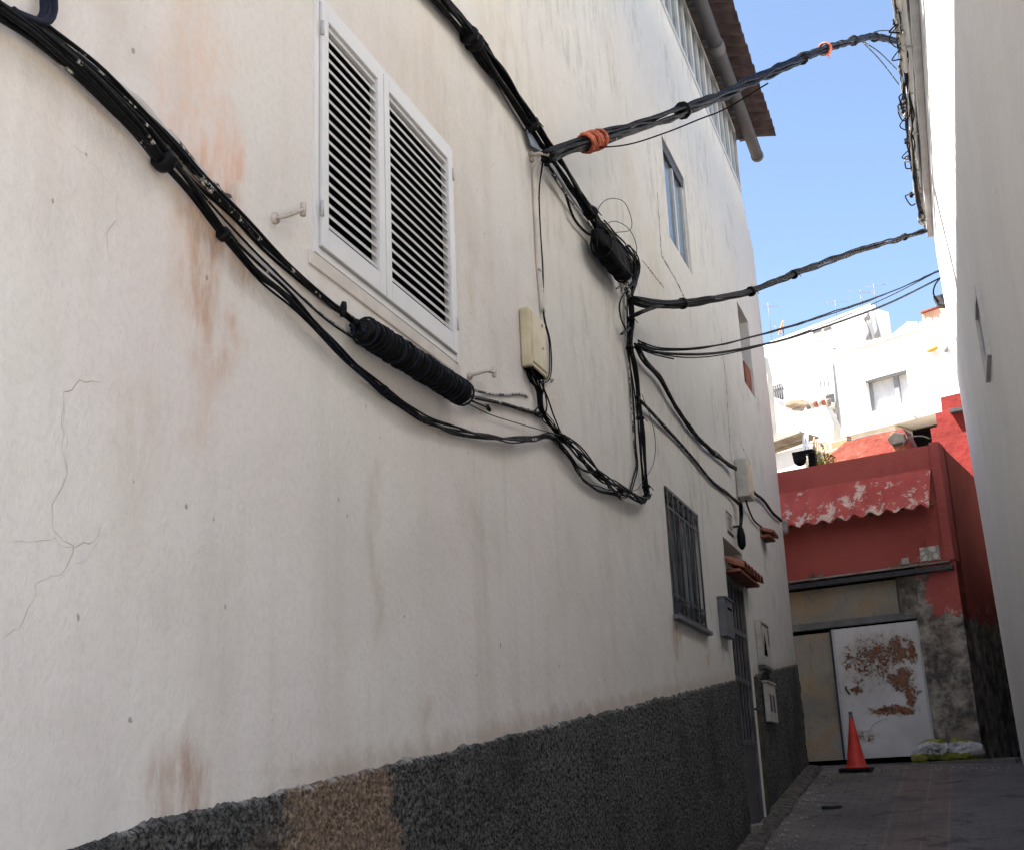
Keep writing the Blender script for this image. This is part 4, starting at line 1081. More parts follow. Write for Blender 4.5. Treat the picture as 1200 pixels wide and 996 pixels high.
# small vent opening with raised frame
y0, y1, z0, z1 = 9.35, 9.95, 4.55, 5.00
b = MB()
def rbox(m_, y0, y1, z0, z1, o0, o1):
    m_.add([RW(y0,z0,o0),RW(y1,z0,o0),RW(y1,z1,o0),RW(y0,z1,o0),RW(y0,z0,o1),RW(y1,z0,o1),RW(y1,z1,o1),RW(y0,z1,o1)],
           [(0,3,2,1),(4,5,6,7),(0,1,5,4),(1,2,6,5),(2,3,7,6),(3,0,4,7)])
rbox(b, y0-.05, y0, z0-.05, z1+.05, 0, .03); rbox(b, y1, y1+.05, z0-.05, z1+.05, 0, .03); rbox(b, y0, y1, z1, z1+.05, 0, .03); rbox(b, y0, y1, z0-.05, z0, 0, .03)
w = b.build('vent', M['frame_white'], rh)
b = MB(); rbox(b, y0, y1, z0, z1, .001, .006); b.build('grille', M['shadow_glass'], w)
# coping: boards, a white pipe and grey trim along the wall head
b = MB()
rbox(b, 2.0, 15.86, 8.22, 8.35, .002, .075); b.build('coping', M['white_metal_worn'], rh, bevel=.006)
b = MB(); rbox(b, 2.0, 15.86, 8.36, 8.42, -.3, .10); b.build('coping', M['stone'], rh)
b = MB(); yy = 8.0
pts = [RW(y, 8.33 + .012*math.sin(y*2), .125+.006*math.sin(y*3.1)) for y in [7+.25*i for i in range(31)]]
b.tube(pts, .032, 10); b.build('drain_pipe', M['white_metal'], rh)
for y in (9.4, 10.3, 11.3, 12.2, 13.1, 14.0):
    c = MB(); q = RW(y, 8.33, .10); c.tube([q+Vector((.05, 0, .04)), q+Vector((-.06, 0, .04)), q+Vector((-.07, 0, -.04)), q+Vector((.05, 0, -.05))], .010, 6); c.build('bracket', M['white_metal_worn'], rh)
b = MB(); b.box((.95, 15.95, 0), (7, 27, 8.0)); b.build('shade_wing', M['block'], rh)  # unseen wing added to shade the red flank, darkened to cut bounce
t = thing('cable_bundle', 'old grey painted cable bundle strung along the right wall head', 'cable bundle', RW(12, 8.3, .2), 'cable bundles on the walls')
Pb = [RW(y, z, o_) for y, z, o_ in ((7, 8.3, .21), (9, 8.30, .205), (10.2, 8.28, .20), (11.3, 8.30, .18), (12.4, 8.28, .175), (13.4, 8.25, .17), (14.3, 8.22, .15), (15.0, 8.12, .12))]
strands(t, Pb, 11, .0095, .042, .9, ['cable_paint', 'conduit', 'cable_spot', 'cable', 'pipe_cream', 'cable', 'cable_clean'], 81, .6, axis=(0, 0, 1))
rg = random.Random(12)
for k in range(12):   # loose ends and short loops hanging out of the bundle
    y = rg.uniform(10.4, 15.0); q = RW(y, 8.25-.1*max(0, y-14), .19); L_ = rg.uniform(.12, .3)
    strands(t, [q, q+Vector((-.05-rg.random()*.05, L_*.3, rg.uniform(-.08, .05))), q+Vector((-.03-rg.random()*.04, L_*.8, rg.uniform(-.10, 0))), q+Vector((0, L_, -.02))], 1, .008, 0, 0, [rg.choice(['cable', 'cable_clean', 'cable_paint'])], 90+k, name='loose_wire')
for k in range(7):
    y = rg.uniform(10.2, 14.8); q = RW(y, 8.29, .14); m_ = MB(); m_.tube([q, q+Vector((-.03, .02, -.03)), q+Vector((-.02, rg.uniform(.1, .25), -.05))], [.02, .03, .02], 8); m_.build('old_insulator', M[rg.choice(['cable_paint', 'pipe_cream', 'conduit'])], t)
for y, r_ in ((10.8, .05), (12.5, .045), (13.2, .05), (14.6, .05)):
    q = RW(y, 8.27, .21); m_ = MB()
    for k in range(5):
        a = k*1.3; m_.tube([q+Vector((.0, 0, 0)), q+Vector((-.02*abs(math.cos(a)), .03*math.sin(a), .025*math.sin(a*2)))], .02, 8)
    m_.build('cable_tie', M['cable'], t)
q = RW(14.95, 8.10, .13); m_ = MB(); m_.tube([q+Vector((0,-.06,.03)), q, q+Vector((0, .06, -.05))], [.03, .055, .03], 9); m_.build('cable_end', M['cable_paint'], t)
# lamp beyond the far corner of the right wall
t = thing('wall_lamp', 'dark lamp box peeping past the far corner of the right wall', 'lamp', (XR(15.9, 7)-.05, 15.8, 6.9))
p0 = onX(1094, 347, .29); p1 = onX(1112, 354, .42)
b = MB(); b.prism([onY(1093, 347, 15.95), onY(1112, 343, 15.95), onY(1114, 358, 15.95), onY(1099, 358, 15.95)], (0, .14, 0)); b.build('housing', M['dark_metal'], t, bevel=.01)
b = MB(); b.tube(spline([onY(1104, 324, 15.7), onY(1096, 334, 15.8), onY(1094, 345, 15.9), onY(1100, 354, 15.93)], .03), .010, 6); b.build('cable', M['cable_clean'], t)

# ------------------------------------------------------------------ red building at the end of the street
red = thing('red_house', 'low red painted building with wavy sheet canopy closing the alley', 'house', (-1, 16.3, 1.8))
u0 = -3.2
def ru(x, y, w=0): return FR.px(x, y, w)
zp = 5.555
# door opening
uL = -3.2; uR = ru(1079, 800)[0]
zLint = ru(1047, 668)[1]; 
mb = MB()
FR.box(mb, uL, 0, 4.10, zp, -.30, 0)            # wall above the lintel, with parapet
FR.box(mb, ru(1077, 726)[0]+.02, 0, 1.5, 4.10, -.30, .0)  # pier
mb.build('wall', M['red_worn'], red)
b = MB(); FR.box(b, -.115, .004, 4.10, zp+.02, -.2, .045); b.build('pilaster', M['red'], red, bevel=.01)
b = MB(); FR.box(b, uL, -.115, 5.22, 5.262, .0, .03); b.build('moulding', M['red'], red, bevel=.01)
# lintel beam: two dark joists with mortar
b = MB(); FR.box(b, uL, -.02, 3.985, 4.045, .002, .085); b.build('lintel', M['dark_metal'], red, bevel=.006)
b = MB(); FR.box(b, uL, -.05, 4.075, 4.10, .002, .05); b.build('mortar_course', M['stone'], red, bevel=.008)
b = MB(); FR.box(b, uL, -.02, 4.045, 4.075, -.1, -.04); b.build('joint', M['black'], red)
# corrugated canopy
def canopy():
    m_ = MB(); per = .205; amp = .027; ua, ub = -2.9, -.135; n = int((ub-ua)/per*10); top_z, bot_z, wt, wb = 5.235, 4.735, .03, .34; rows = 6
    for s0 in (0, .014):
        vs = []
        for i in range(n+1):
            u = ua+(ub-ua)*i/n; ph = math.cos(2*math.pi*(u-ua)/per)
            for r_ in range(rows+1):
                q = r_/rows; am = amp*min(1, q*1.5+.15); br = .02*noise.noise((u*4, 9, 0)) if r_ == rows else 0
                z = top_z+(bot_z-top_z)*q + am*ph + s0 + br*.5; w = wt+(wb-wt)*q + br
                vs.append(FR.P(u, z, w))
        m_.add(vs, [(i*(rows+1)+r_, i*(rows+1)+r_+1, (i+1)*(rows+1)+r_+1, (i+1)*(rows+1)+r_) for i in range(n) for r_ in range(rows)], True)
        if s0 == 0: lo = [vs[i*(rows+1)+rows] for i in range(n+1)]
        else: hi = [vs[i*(rows+1)+rows] for i in range(n+1)]
    m_.add(lo+hi, [(i, i+1, n+1+i+1, n+1+i) for i in range(n)])
    return m_
cn = canopy().build('corrugated_canopy', M['red_sheet'], red)
b = MB()
for i in range(8):
    u = -2.75+i*.37; p = FR.P(u, 4.80, .05); b.tube([p, FR.P(u, 4.75, .30)], .02, 5)
b.build('rafter', M['timber'], cn)
b = MB(); q = FR.P(-2.03, 4.77, .30); bm_pts = []
b.prism([FR.P(-2.14, 4.66, .26), FR.P(-1.94, 4.66, .26), FR.P(-1.92, 4.82, .26), FR.P(-2.0, 4.87, .26), FR.P(-2.13, 4.83, .26)], FR.n*.10); b.build('mortar_lump', M['stone'], cn, bevel=.03, seg=3)
# ceramic tile plate + small paint patch
t = MB(); (ua, za), (ub, zb2) = ru(1076, 631), ru(1101, 644); FR.box(t, ua, ub, 4.13, 4.30, .001, .012); t.build('ceramic_plate', M['ceramic'], red, bevel=.003)
t = MB(); (ua, za) = ru(1058, 642); FR.box(t, ua-.03, ua+.06, 4.12, 4.20, .001, .03); t.build('plaster_lump', M['tile_white'], red, bevel=.014, seg=3)
# doors and transom
(uA, zA), (uB, zB) = ru(923, 735), ru(1052, 719)
zmid = ru(1000, 725)[1]
b = MB(); FR.box(b, uL, ru(1050, 700)[0], zmid+.02, 3.975, -.14, -.10); tr = b.build('transom_panel', M['board'], red)
b = MB(); FR.box(b, ru(1050, 700)[0], ru(1050, 700)[0]+.03, zmid+.02, 3.985, -.14, -.06); b.build('post', M['dark_metal'], tr)
b = MB(); FR.box(b, ru(1050, 700)[0]+.03, ru(1077, 726)[0]+.04, zmid-.02, 3.985, -.2, -.03); b.build('rubble_infill', M['masonry'], red)
M['bar_grey'] = simple('grey_steel_bar', (.15, .15, .155), .5, .4, var=.2, vs=5)
b = MB(); FR.box(b, uL, ru(1077, 726)[0]+.02, zmid-.07, zmid+.018, -.12, -.045); b.build('transom_bar', M['bar_grey'], red, bevel=.006)
uD0 = (ru(975, 737)[0]+ru(990, 890)[0])/2; uD1 = (ru(1077, 727)[0]+ru(1096, 888)[0])/2; zD0 = ru(1040, 889)[1]+.02; zD1 = ru(1030, 731)[1]
def DP(x, y): 
    u, z = ru(x, y, -.05); p = FR.P(u, z, -.05); return tuple(p)
blobs = [(DP(1022,772), (.62,1,.50), .40), (DP(1050,762), (.30,1,.30), .50), (DP(1068,762), (.06,1,.20), .8), (DP(1058,796), (.26,1,.26), .58),
         (DP(1006,808), (.14,1,.10), .55), (DP(1046,832), (.40,1,.09), .80), (DP(1066,812), (.13,1,.22), .66), (DP(1012,862), (.3,1,.10), .3)]
M['rust_door'] = rust_door_mat(blobs)
b = MB(); FR.box(b, uD0, uD1, zD0, zD1, -.075, -.045); dr = b.build('door', M['rust_door'], red, bevel=.004)
b = MB(); FR.box(b, uD0-.012, uD0+.012, zD0, zD1, -.043, -.03); b.build('door_edge', M['white_metal_worn'], dr); b = MB(); FR.box(b, uD1-.035, uD1-.003, zD0, zD1, -.043, -.036); b.build('door_edge', M['white_metal_worn'], dr)
b = MB(); u, z = ru(990, 808, -.04); b.tube([FR.P(u+.02, z+.04, -.03), FR.P(u+.03, z, -.01), FR.P(u+.06, z-.06, -.03)], .012, 6); b.build('latch', M['dark_metal'], dr)
m_ = MB(); cr = [FR.P(*ru(x, y, -.044), -.0435) for x, y in ((1008,857),(1018,856),(1024,848),(1034,843),(1040,842))]; m_.tube(spline(cr, .02), .004, 4); m_.build('rust_seam', M['rust_hook'], dr)
b = MB(); FR.box(b, uL, uD0-.045, zD0, ru(950, 742)[1], -.10, -.075); dl = b.build('door', M['board'], red)
dl['label'] = 'blotched grey-brown left leaf'
dr['label'] = 'white leaf eaten by orange rust'
b = MB(); FR.box(b, uD0-.042, uD0-.014, zD0, zD1, -.10, -.035); b.build('door_post', M['dark_metal'], red)
b = MB(); FR.box(b, uL, uD1+.12, 1.5, 4.1, -.34, -.30); b.build('dark_interior', M['black'], red)
# irregular edge of the masonry at the opening
b = MB(); rows = []
for i in range(28):
    z = 1.75+(3.62-1.75)*i/27; e = ru(1096, 888)[0]+.035 - (z-1.83)*.02 + .02*noise.noise((z*5, 0, 0)); rows += [FR.P(e, z, -.2), FR.P(e, z, .002+.02*abs(noise.noise((z*7, 2, 0)))), FR.P(e+.14, z, .003)]
b.add(rows, [(i*3+j, i*3+j+1, (i+1)*3+j+1, (i+1)*3+j) for i in range(27) for j in range(2)]); b.build('masonry_edge', M['red_worn'], red)
# flank wall running back from the corner
FL = Face((0, 16), (.2396, .9708))
b = MB(); s1 = 4.0
pts = [FL.P(0, 1.5), FL.P(s1, 1.5), FL.P(s1, 3.9), FL.P(0, zp)]
u2, z2 = FL.px(1138, 558)
pts = [FL.P(0, 1.5), FL.P(max(u2*1.6, 3), 1.5), FL.P(max(u2*1.6, 3), zp-(zp-z2)*1.6), FL.P(.02, zp)]
b.prism(pts, -FL.n*.25); b.build('flank_wall', M['red_worn'], red)
# roof slab and back
b = MB(); p0, p1 = FR.P(-4.5, 0), FR.P(0, 0); q = Vector((FL.u.x, FL.u.y, 0))
b.prism([FR.P(-6, 4.9, -.3), FR.P(-.05, 4.9, -.3), FR.P(-.05, 4.9, -.3)+q*3.6, FR.P(-6, 4.9, -.3)+q*3.6], (0, 0, -.15)); b.build('roof', M['stone'], red)
b = MB(); FR.box(b, -6, -.05, 1.5, 5.0, -4.1, -3.9); b.build('back_wall', M['stone'], red)
# floodlight on the parapet
t = thing('floodlight', 'small black floodlight perched on the red parapet', 'floodlight', FR.P(ru(942, 545)[0], zp, -.1))
u, z = ru(940, 536)
b = MB(); b.tube([FR.P(u-.02, z-.02, -.02), FR.P(u-.02, z-.03, .04)], [.06, .09], 12); b.tube([FR.P(u-.06, z+.02, -.12), FR.P(u-.06, z+.02, .0)], [.08, .07], 10); b.build('housing', M['cable_clean'], t)
b = MB(); FR.box(b, u-.14, u+.14, z+.05, z+.10, -.14, -.02); FR.box(b, u+.06, u+.15, zp-.02, z+.06, -.14, -.06); b.build('bracket', M['cable_clean'], t)
# wire hoop on the parapet
t = thing('wire_hoop', 'bent pale wire hoop lying on the red parapet by the corner', 'wire', FR.P(ru(1075, 520)[0], zp, -.2))
b = MB(); pts = [FR.P(*ru(x, y, -.2), -.2) for x, y in ((1058,523),(1060,517),(1066,512),(1074,511),(1082,511),(1090,514))]; b.tube(spline(pts, .04), .009, 6); b.build('wire', M['fibre'], t)

# ------------------------------------------------------------------ cone and sack
cp = onY(1004, 899, 15.62); cx_, cy_ = cp.x, 15.62; cz_ = max(gz(15.62)+.01, 0)
t = thing('traffic_cone', 'faded orange-red traffic cone in front of the rusty door', 'traffic cone', (cx_, cy_, cz_))
b = MB(); prof = [(0, .145), (.012, .138), (.03, .112), (.31, .062), (.56, .024), (.565, .020)]
b.tube([(cx_, cy_, cz_+.028+h) for h, _ in prof], [r_ for _, r_ in prof], 24, False); b.build('body', M['cone'], t)
b = MB(); b.tube([(cx_, cy_, cz_+.585), (cx_, cy_, cz_+.605), (cx_-.004, cy_, cz_+.645)], [.0235, .025, .017], 16); b.tube([(cx_, cy_, cz_+.635), (cx_-.005, cy_, cz_+.665)], .022, 12); b.build('tip', M['cone_top'], t)
b = MB(); b.box((cx_-.19, cy_-.19, cz_-.01), (cx_+.19, cy_+.19, cz_+.028)); b.build('base', M['rubber'], t, bevel=.012)

def sack():
    t = thing('rubbish_sack', 'crumpled yellow-green sack with white printed band at foot of wall', 'sack', FR.P(-.35, 1.78, .2))
    ua, ub = ru(1067, 895, .25)[0], ru(1152, 893, .25)[0]; z0 = 1.778; N1, N2 = 84, 44; vs = []
    for i in range(N1+1):
        q = i/N1; u = ua+(ub-ua)*q
        env = math.sin(math.pi*min(1, max(0, .05+.90*q)))**.30; pinch = 1-.30*math.exp(-((q-.53)/.05)**2)
        h = (.135*env*pinch)*(1+.25*noise.noise((q*3, 0, 2))); d = .085*env*pinch
        for j in range(N2):
            a = 2*math.pi*j/N2; ca, sa = math.cos(a), math.sin(a)
            rid = 1-abs(noise.noise((q*11, ca*2.2, sa*2.2)))*2
            f = 1+.16*noise.noise((q*5, ca*1.3, sa*1.3))+.12*rid-.1
            sq = (abs(ca)**3+abs(sa)**3)**(-1/3)
            vs.append(FR.P(u, max(z0+.002, z0+h+h*sa*f*sq), .15+d*ca*f*sq))
    m_ = MB(); m_.add(vs, [(i*N2+j, i*N2+(j+1) % N2, (i+1)*N2+(j+1) % N2, (i+1)*N2+j) for i in range(N1) for j in range(N2)] + [list(range(N2))[::-1], [N1*N2+j for j in range(N2)]], False)
    bg = m_.build('bag', M['bag'], t)
    from mathutils.bvhtree import BVHTree
    bv = BVHTree.FromPolygons([Vector(v) for v in m_.v], m_.f)
    for ch, x, y, s_ in (('C', 1089, 879, .085), ('P', 1097.5, 879.5, .085), ('G', 1111, 879, .07)):
        u, z = ru(x, y, .24); p = FR.P(u, z, 1.0); hit = bv.ray_cast(p, -FR.n)
        w = (hit[0]-FR.P(u, z, 0)).dot(FR.n)+.006 if hit[0] else .26
        X_ = FR.u; Z_ = Vector((0, 0, 1)); o_ = FR.P(u, z, w)   # the print lies sideways on the sack
        M4 = Matrix(((-Z_.x, X_.x, FR.n.x, o_.x), (-Z_.y, X_.y, FR.n.y, o_.y), (-Z_.z, X_.z, FR.n.z, o_.z), (0, 0, 0, 1)))
        text(ch, s_, M['ink'], bg, 'printed_letter', M4, .004)
    return t
sack()
t = thing('stone_lump', 'small flat grey stone lying right of the sack', 'stone', FR.P(0, 1.83, .2))
u, z = ru(1148, 898, .25); b = MB(); b.tube([FR.P(u-.09, 1.835, .2), FR.P(u-.04, 1.845, .2), FR.P(u+.05, 1.845, .2), FR.P(u+.08, 1.835, .2)], [.015, .035, .035, .012], 8); b.build('stone', M['stone'], t)
t = thing('manhole_cover', 'small dark oval iron cover sunk in the paving', 'manhole cover', (0, 0, 0))
d = ray(975, 945); 
tt = 1
for k in range(200):
    tt = 8+k*.05; p = CAM+d*tt
    if p.z <= gz(p.y)+.02 : break
p = CAM+d*tt; ok = 8 < p.y < 15.8
if not ok: p = Vector((-1.1, 12.6, gz(12.6)))
b = MB(); b.tube([(p.x, p.y, gz(p.y)+.0), (p.x, p.y, gz(p.y)+.028)], .10, 20); b.build('lid', M['dark_metal'], t)

# ------------------------------------------------------------------ red stepped wall and the slope behind
FS = Face((0, 21), (.9708, -.2396))
b = MB(); st = [(1088,640),(1092,514),(1090,502),(1098,500),(1096,484),(1104,483),(1102,466),(1150,455),(1230,440),(1230,640)]
FS.poly(b, st, -.25, 0)
o = thing('stepped_wall', 'sunlit red wall stepping up behind the red building', 'wall', FS.P(1, 4))
b.build('wall', M['red_dark'], o)
b = MB(); u, z = FS.px(1122, 482); FS.box(b, u-.1, u+.5, z-.03, z+.03, .0, .12); b.build('pipe_stub', M['dark_metal'], o)
FP = Face((0, 23), (.9708, -.2396))
b = MB(); FP.poly(b, [(925,590),(945,552),(964,539),(978,528),(990,518),(1015,511),(1058,502),(1066,518),(1072,590)], -.5, 0)
o = b.build('retaining_wall', M['pink']); tag(o, 'peeling pink and ochre retaining wall above the red parapet', 'wall')
b = MB(); FP.poly(b, [(1041,515),(1050,507),(1062,509),(1064,520),(1048,524)], .02, .12); o = b.build('rubble_heap', M['block'], None, bevel=.03); tag(o, 'grey rubble lump behind the red parapet near the dark opening', 'rubble')

# plants on the slope
t = thing('plant', 'dry yellow-green weeds growing on the slope behind the parapet', 'plant', FP.P(*FP.px(962, 545), .2))
m_ = MB(); rg = random.Random(5)
for i in range(240):
    x, y = rg.uniform(950, 978), rg.uniform(534, 552); u, z = FP.px(x, y, .3); p = FP.P(u, z+rg.uniform(-.05, .05), rg.uniform(.05, .5))
    a = rg.uniform(0, 6.28); l = rg.uniform(.05, .13); d = Vector((math.cos(a), math.sin(a), rg.uniform(.2, 1.5))).normalized(); s_ = d.cross(Vector((0, 0, 1))).normalized()*.018
    m_.add([p-s_, p+s_, p+d*l+s_*.3, p+d*l-s_*.3], [(0, 1, 2, 3)])
m_.build('foliage', M['leaf'], t)

# ------------------------------------------------------------------ hillside houses
def facade(px, py, Y, vp):
    p = onY(px, py, Y); d = ray(*vp); return Face((p.x, p.y), (-d.x, -d.y))
# B: nearer white house with the wide window
FB = facade(985, 512, 42, (-1000, 1000))
hb = thing('white_house', 'bright white hillside house with one wide window', 'house', FB.P(2, 12))
(uBl, zBl) = FB.px(984, 512); uBr = uBl+12; zBt = FB.px(1060, 392)[1]
wu0, wz1 = FB.px(1013.5, 446); wu1, _ = FB.px(1062, 434); _, wz0 = FB.px(1018, 483)
wz0 = FB.px(1036, 479)[1]; wz1 = FB.px(1038, 440)[1]
b = MB()
FB.box(b, uBl, wu0, zBl, zBt, -6, 0); FB.box(b, wu1, uBr, zBl, zBt, -6, 0); FB.box(b, wu0, wu1, wz1, zBt, -6, 0); FB.box(b, wu0, wu1, zBl, wz0, -6, 0); FB.box(b, wu0, wu1, wz0, wz1, -6, -.35)
b.build('wall', M['white_far'], hb)
b = MB(); FB.box(b, wu0, wu1, wz1-.04, wz1, -.345, -.02); FB.box(b, wu0+.02, wu0+.09, wz0, wz1-.04, -.345, -.22); FB.box(b, wu1-.07, wu1, wz0, wz1-.04, -.345, -.22)  # grey strips at head and sides paint in the shade of the reveal
um = wu0+(wu1-wu0)*.66; FB.box(b, um-.08, um+.08, wz0, wz1-.04, -.345, -.20); w = b.build('window', M['shadow_glass'], hb)
b = MB(); FB.box(b, wu0+.09, um-.08, wz0, wz1-.04, -.33, -.30); FB.box(b, um+.08, wu1-.07, wz0, wz1-.04, -.33, -.30); b.build('pane', M['curtain'], w)
b = MB(); FB.box(b, uBl+.1, wu1+.1, zBl+.05, wz0-.35, .0, .12); b.build('balcony_band', M['cream'], hb)
b = MB(); FB.box(b, uBl, wu1+.1, zBl-.06, zBl+.01, -.1, .14); b.build('ledge', M['white_old'], hb)
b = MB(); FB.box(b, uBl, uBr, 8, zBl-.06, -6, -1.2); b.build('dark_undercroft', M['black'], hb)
b = MB(); FB.box(b, uBl, uBl+2.0, 8, zBl-.06, -1.2, -.02); b.build('lower_wall', M['white_old'], hb)
b = MB(); FB.box(b, uBl, uBr, zBt, zBt+.10, -.35, .06); b.build('parapet', M['white_far'], hb)
for i in range(7):
    uu, zz = FB.px(1060+i*8, 390-i*2)
    b = MB(); FB.box(b, uu, uu+.12, zBt+.1, zBt+.32+.06*(i % 2), -.3, -.18); b.build('railing_post', M['white_old'], hb)
b = MB(); b.tube([FB.P(uBl+.05, zBl, .05), FB.P(uBl+.05, zBl+2.6, .05)], .045, 8); b.build('downpipe', M['shadow_glass'], hb)
# orange lamp and its neighbour on that wall
t = thing('wall_lamp', 'orange lamp shell on the hillside house, right of the wide window', 'lamp', FB.P(*FB.px(1095, 411)))
u, z = FB.px(1095, 411); b = MB(); b.tube([FB.P(u-.19, z-.01, .12), FB.P(u-.1, z, .12), FB.P(u+.12, z+.03, .12), FB.P(u+.18, z+.03, .12)], [.05, .09, .08, .04], 10); b.build('shade', M['orange_lamp'], t)
b = MB(); b.tube([FB.P(u, z, .0), FB.P(u, z, .12)], .03, 6); b.build('arm', M['dark_metal'], t)
t = thing('wall_vent', 'small grey vent cap on the hillside house beside the orange lamp', 'vent', FB.P(*FB.px(1110, 410)))
u, z = FB.px(1110, 410); b = MB(); b.tube([FB.P(u-.03, z-.1, .08), FB.P(u+.03, z+.09, .08)], .06, 8); b.build('cap', M['shadow_glass'], t)

# A: taller white house further back, with stair tower
FA = facade(928, 387, 52, (-640, 985))
ha = thing('white_house', 'taller white hillside house with roof antennas and an orange dish', 'house', FA.P(0, 14))
uA0 = FA.px(890, 400)[0]-3; uA1, zA1 = FA.px(1021, 356.5); zAm = FA.px(1021, 404)[1]
b = MB(); FA.box(b, uA0, uA1, 12, zAm, -8, 0); FA.box(b, uA0, uA1, zAm, zA1-.12, -1.15, 0); b.build('wall', M['white_far'], ha)
b = MB(); FA.box(b, uA0, uA1, zA1-.12, zA1, -.3, .06); b.build('parapet', M['white_far'], ha)
for (x0, y0_, x1, y1_) in ((953, 389, 964, 400), (966, 386, 975.5, 397)):
    u_0, z_1 = FA.px(x0, y0_); u_1, z_0 = FA.px(x1, y1_)
    b = MB(); FA.box(b, u_0, u_1, z_0, z_1, .0, .03); w = b.build('window', M['shadow_glass'], ha)
    b = MB(); FA.box(b, u_0-.06, u_1+.06, z_1, z_1+.07, 0, .09); b.build('frame', M['white_far'], w)
# tall barred window above a balustrade
u_0, z_1 = FA.px(960, 446); u_1, z_0 = FA.px(976, 462)
z_0 = FA.px(968, 461)[1]; z_1 = FA.px(968, 442)[1]; zr = FA.px(968, 475)[1]
b = MB(); FA.box(b, u_0, u_1, z_0, z_1, .0, .02); w = b.build('window', M['shadow_glass'], ha)
for i in range(4):
    uu = u_0+(u_1-u_0)*i/3; b = MB(); FA.box(b, uu-.04, uu+.04, z_0, z_1, .03, .08); b.build('bar', M['white_far'], w)
b = MB(); FA.box(b, u_0-.1, u_1+.1, z_0-.14, z_0-.02, .0, .7); FA.box(b, u_0-.1, u_1+.1, zr-.2, zr-.06, 0, .7); bl = b.build('balcony', M['white_far'], ha)
for i in range(5):
    uu = u_0+(u_1-u_0)*i/4; b = MB(); b.tube([FA.P(uu, zr-.06, .62), FA.P(uu, (zr+z_0)/2, .62), FA.P(uu, z_0-.14, .62)], [.05, .075, .045], 8); b.build('baluster', M['white_far'], bl)
b = MB(); FA.box(b, u_0-.1, u_1+.1, zr-.06, z_0-.14, .02, .04); b.build('shade_panel', M['shadow_glass'], bl)
# barred window low left
u_0, z_1 = FA.px(905, 455); u_1, z_0 = FA.px(919, 468)
b = MB(); FA.box(b, u_0, u_1, z_0, z_1, .0, .02); w = b.build('window', M['shadow_glass'], ha)
b = MB()
for i in range(6): uu = u_0+(u_1-u_0)*i/5; b.tube([FA.P(uu, z_0, .1), FA.P(uu, z_1, .1)], .03, 5)
b.tube([FA.P(u_0, z_1, .1), FA.P(u_1, z_1, .1)], .03, 5); b.tube([FA.P(u_0, z_0, .1), FA.P(u_1, z_0, .1)], .03, 5); b.build('grille', M['dark_metal'], w)
# vent stacks on the tower
for (x0, y0_, x1, y1_) in ((1014, 368, 1022, 400), (1025, 364, 1032, 397), (1019, 372, 1020, 376)):
    a0, a1 = FA.px(x0, y0_), FA.px(x1, y1_); b = MB(); b.tube([FA.P(a0[0], a0[1], .2), FA.P(a1[0], a1[1]+.3, .2), FA.P(a1[0], a1[1], .2)], [.06, .10, .14], 8); b.build('flue_pipe', M['shadow_glass'], ha)
b = MB(); a0 = FA.px(977, 407); b.prism([FA.P(a0[0]-.06, a0[1]+.12, 0), FA.P(a0[0]+.15, a0[1]-.1, 0), FA.P(a0[0]-.05, a0[1]-.12, 0)], FA.n*.15); b.build('wall_lug', M['shadow_glass'], ha)

# lean-to sheds, terraces below the tall house
FC = facade(918, 480, 40, (-900, 990))
def slab(name, label, cat, fc, pxs, w0, w1, mat, bevel=0):
    b = MB(); fc.poly(b, pxs, w0, w1); o = b.build(name, M[mat], None, bevel); tag(o, label, cat); return o
slab('outhouse', 'pale violet-grey flat-fronted outhouse below the tall white house', 'outhouse', FC, [(918,480),(919,458),(944,451),(957,468),(960,480)], -.35, -.2, 'lavender')
slab('terrace_wall', 'whitewashed terrace wall above the corrugated shed', 'wall', FC, [(880,520),(880,500),(905,497),(940,487),(975,478),(985,500),(985,520)], .0, .4, 'white_old')
slab('terrace_wall', 'brown stone terrace wall under the violet-grey outhouse', 'wall', FC, [(890,500),(905,493),(930,486),(955,480),(978,472),(978,484),(940,492),(905,500)], -.15, -.02, 'stone')
t = thing('thatched_arbour', 'small dry brushwood arbour on the upper terrace', 'arbour', FC.P(*FC.px(935, 480), .2))
b = MB(); FC.poly(b, [(922,474),(930,470),(942,469),(950,476),(946,478),(936,476),(924,479)], -.8, .2); b.build('brushwood_roof', M['timber'], t, bevel=.05)
b = MB(); 
for x in (927, 946): u, z = FC.px(x, 477); b = MB(); b.tube([FC.P(u, z, .1), FC.P(u, z-.45, .1)], .04, 6); b.build('post', M['white_far'], t)
slab('water_tank', 'small pale plastic water tank beside the brushwood arbour', 'water tank', FC, [(906,470),(916,468),(919,478),(909,480)], -.1, .5, 'white_far', .05)
t = thing('clay_pots', 'row of clay pots on the upper terrace by the balustrade', 'pots', FC.P(*FC.px(970, 480), .2))
for i in range(5):
    u, z = FC.px(957+i*4.5, 476-i*.8); b = MB(); b.tube([FC.P(u, z-.12, .2), FC.P(u, z+.05, .2), FC.P(u, z+.08, .2)], [.07, .11, .11], 8); b.build('pot', M['terracotta' if i % 2 else 'stone'], t)
FD = facade(918, 520, 30, (-900, 990))
slab('brick_wall', 'unrendered hollow brick wall behind the corrugated shed', 'wall', FD, [(940,560),(945,525),(962,516),(984,508),(986,545),(975,560)], -.5, -.3, 'brick')
FE = facade(918, 540, 27, (-900, 990))
sh = thing('shed', 'open corrugated-roof lean-to shed left of the brick wall', 'shed', FE.P(0, 6))
b = MB(); FE.poly(b, [(898,560),(900,524),(935,512),(938,545),(930,560)], -1.0, -.85); b.build('back_wall', M['fibre'], sh)
b = MB(); FE.poly(b, [(900,565),(906,532),(943,522),(948,560)], -.1, 0); b.build('front_wall', M['white_old'], sh)
b = MB(); ra = [FE.px(896, 519), FE.px(932, 505), FE.px(948, 506), FE.px(900, 526)]
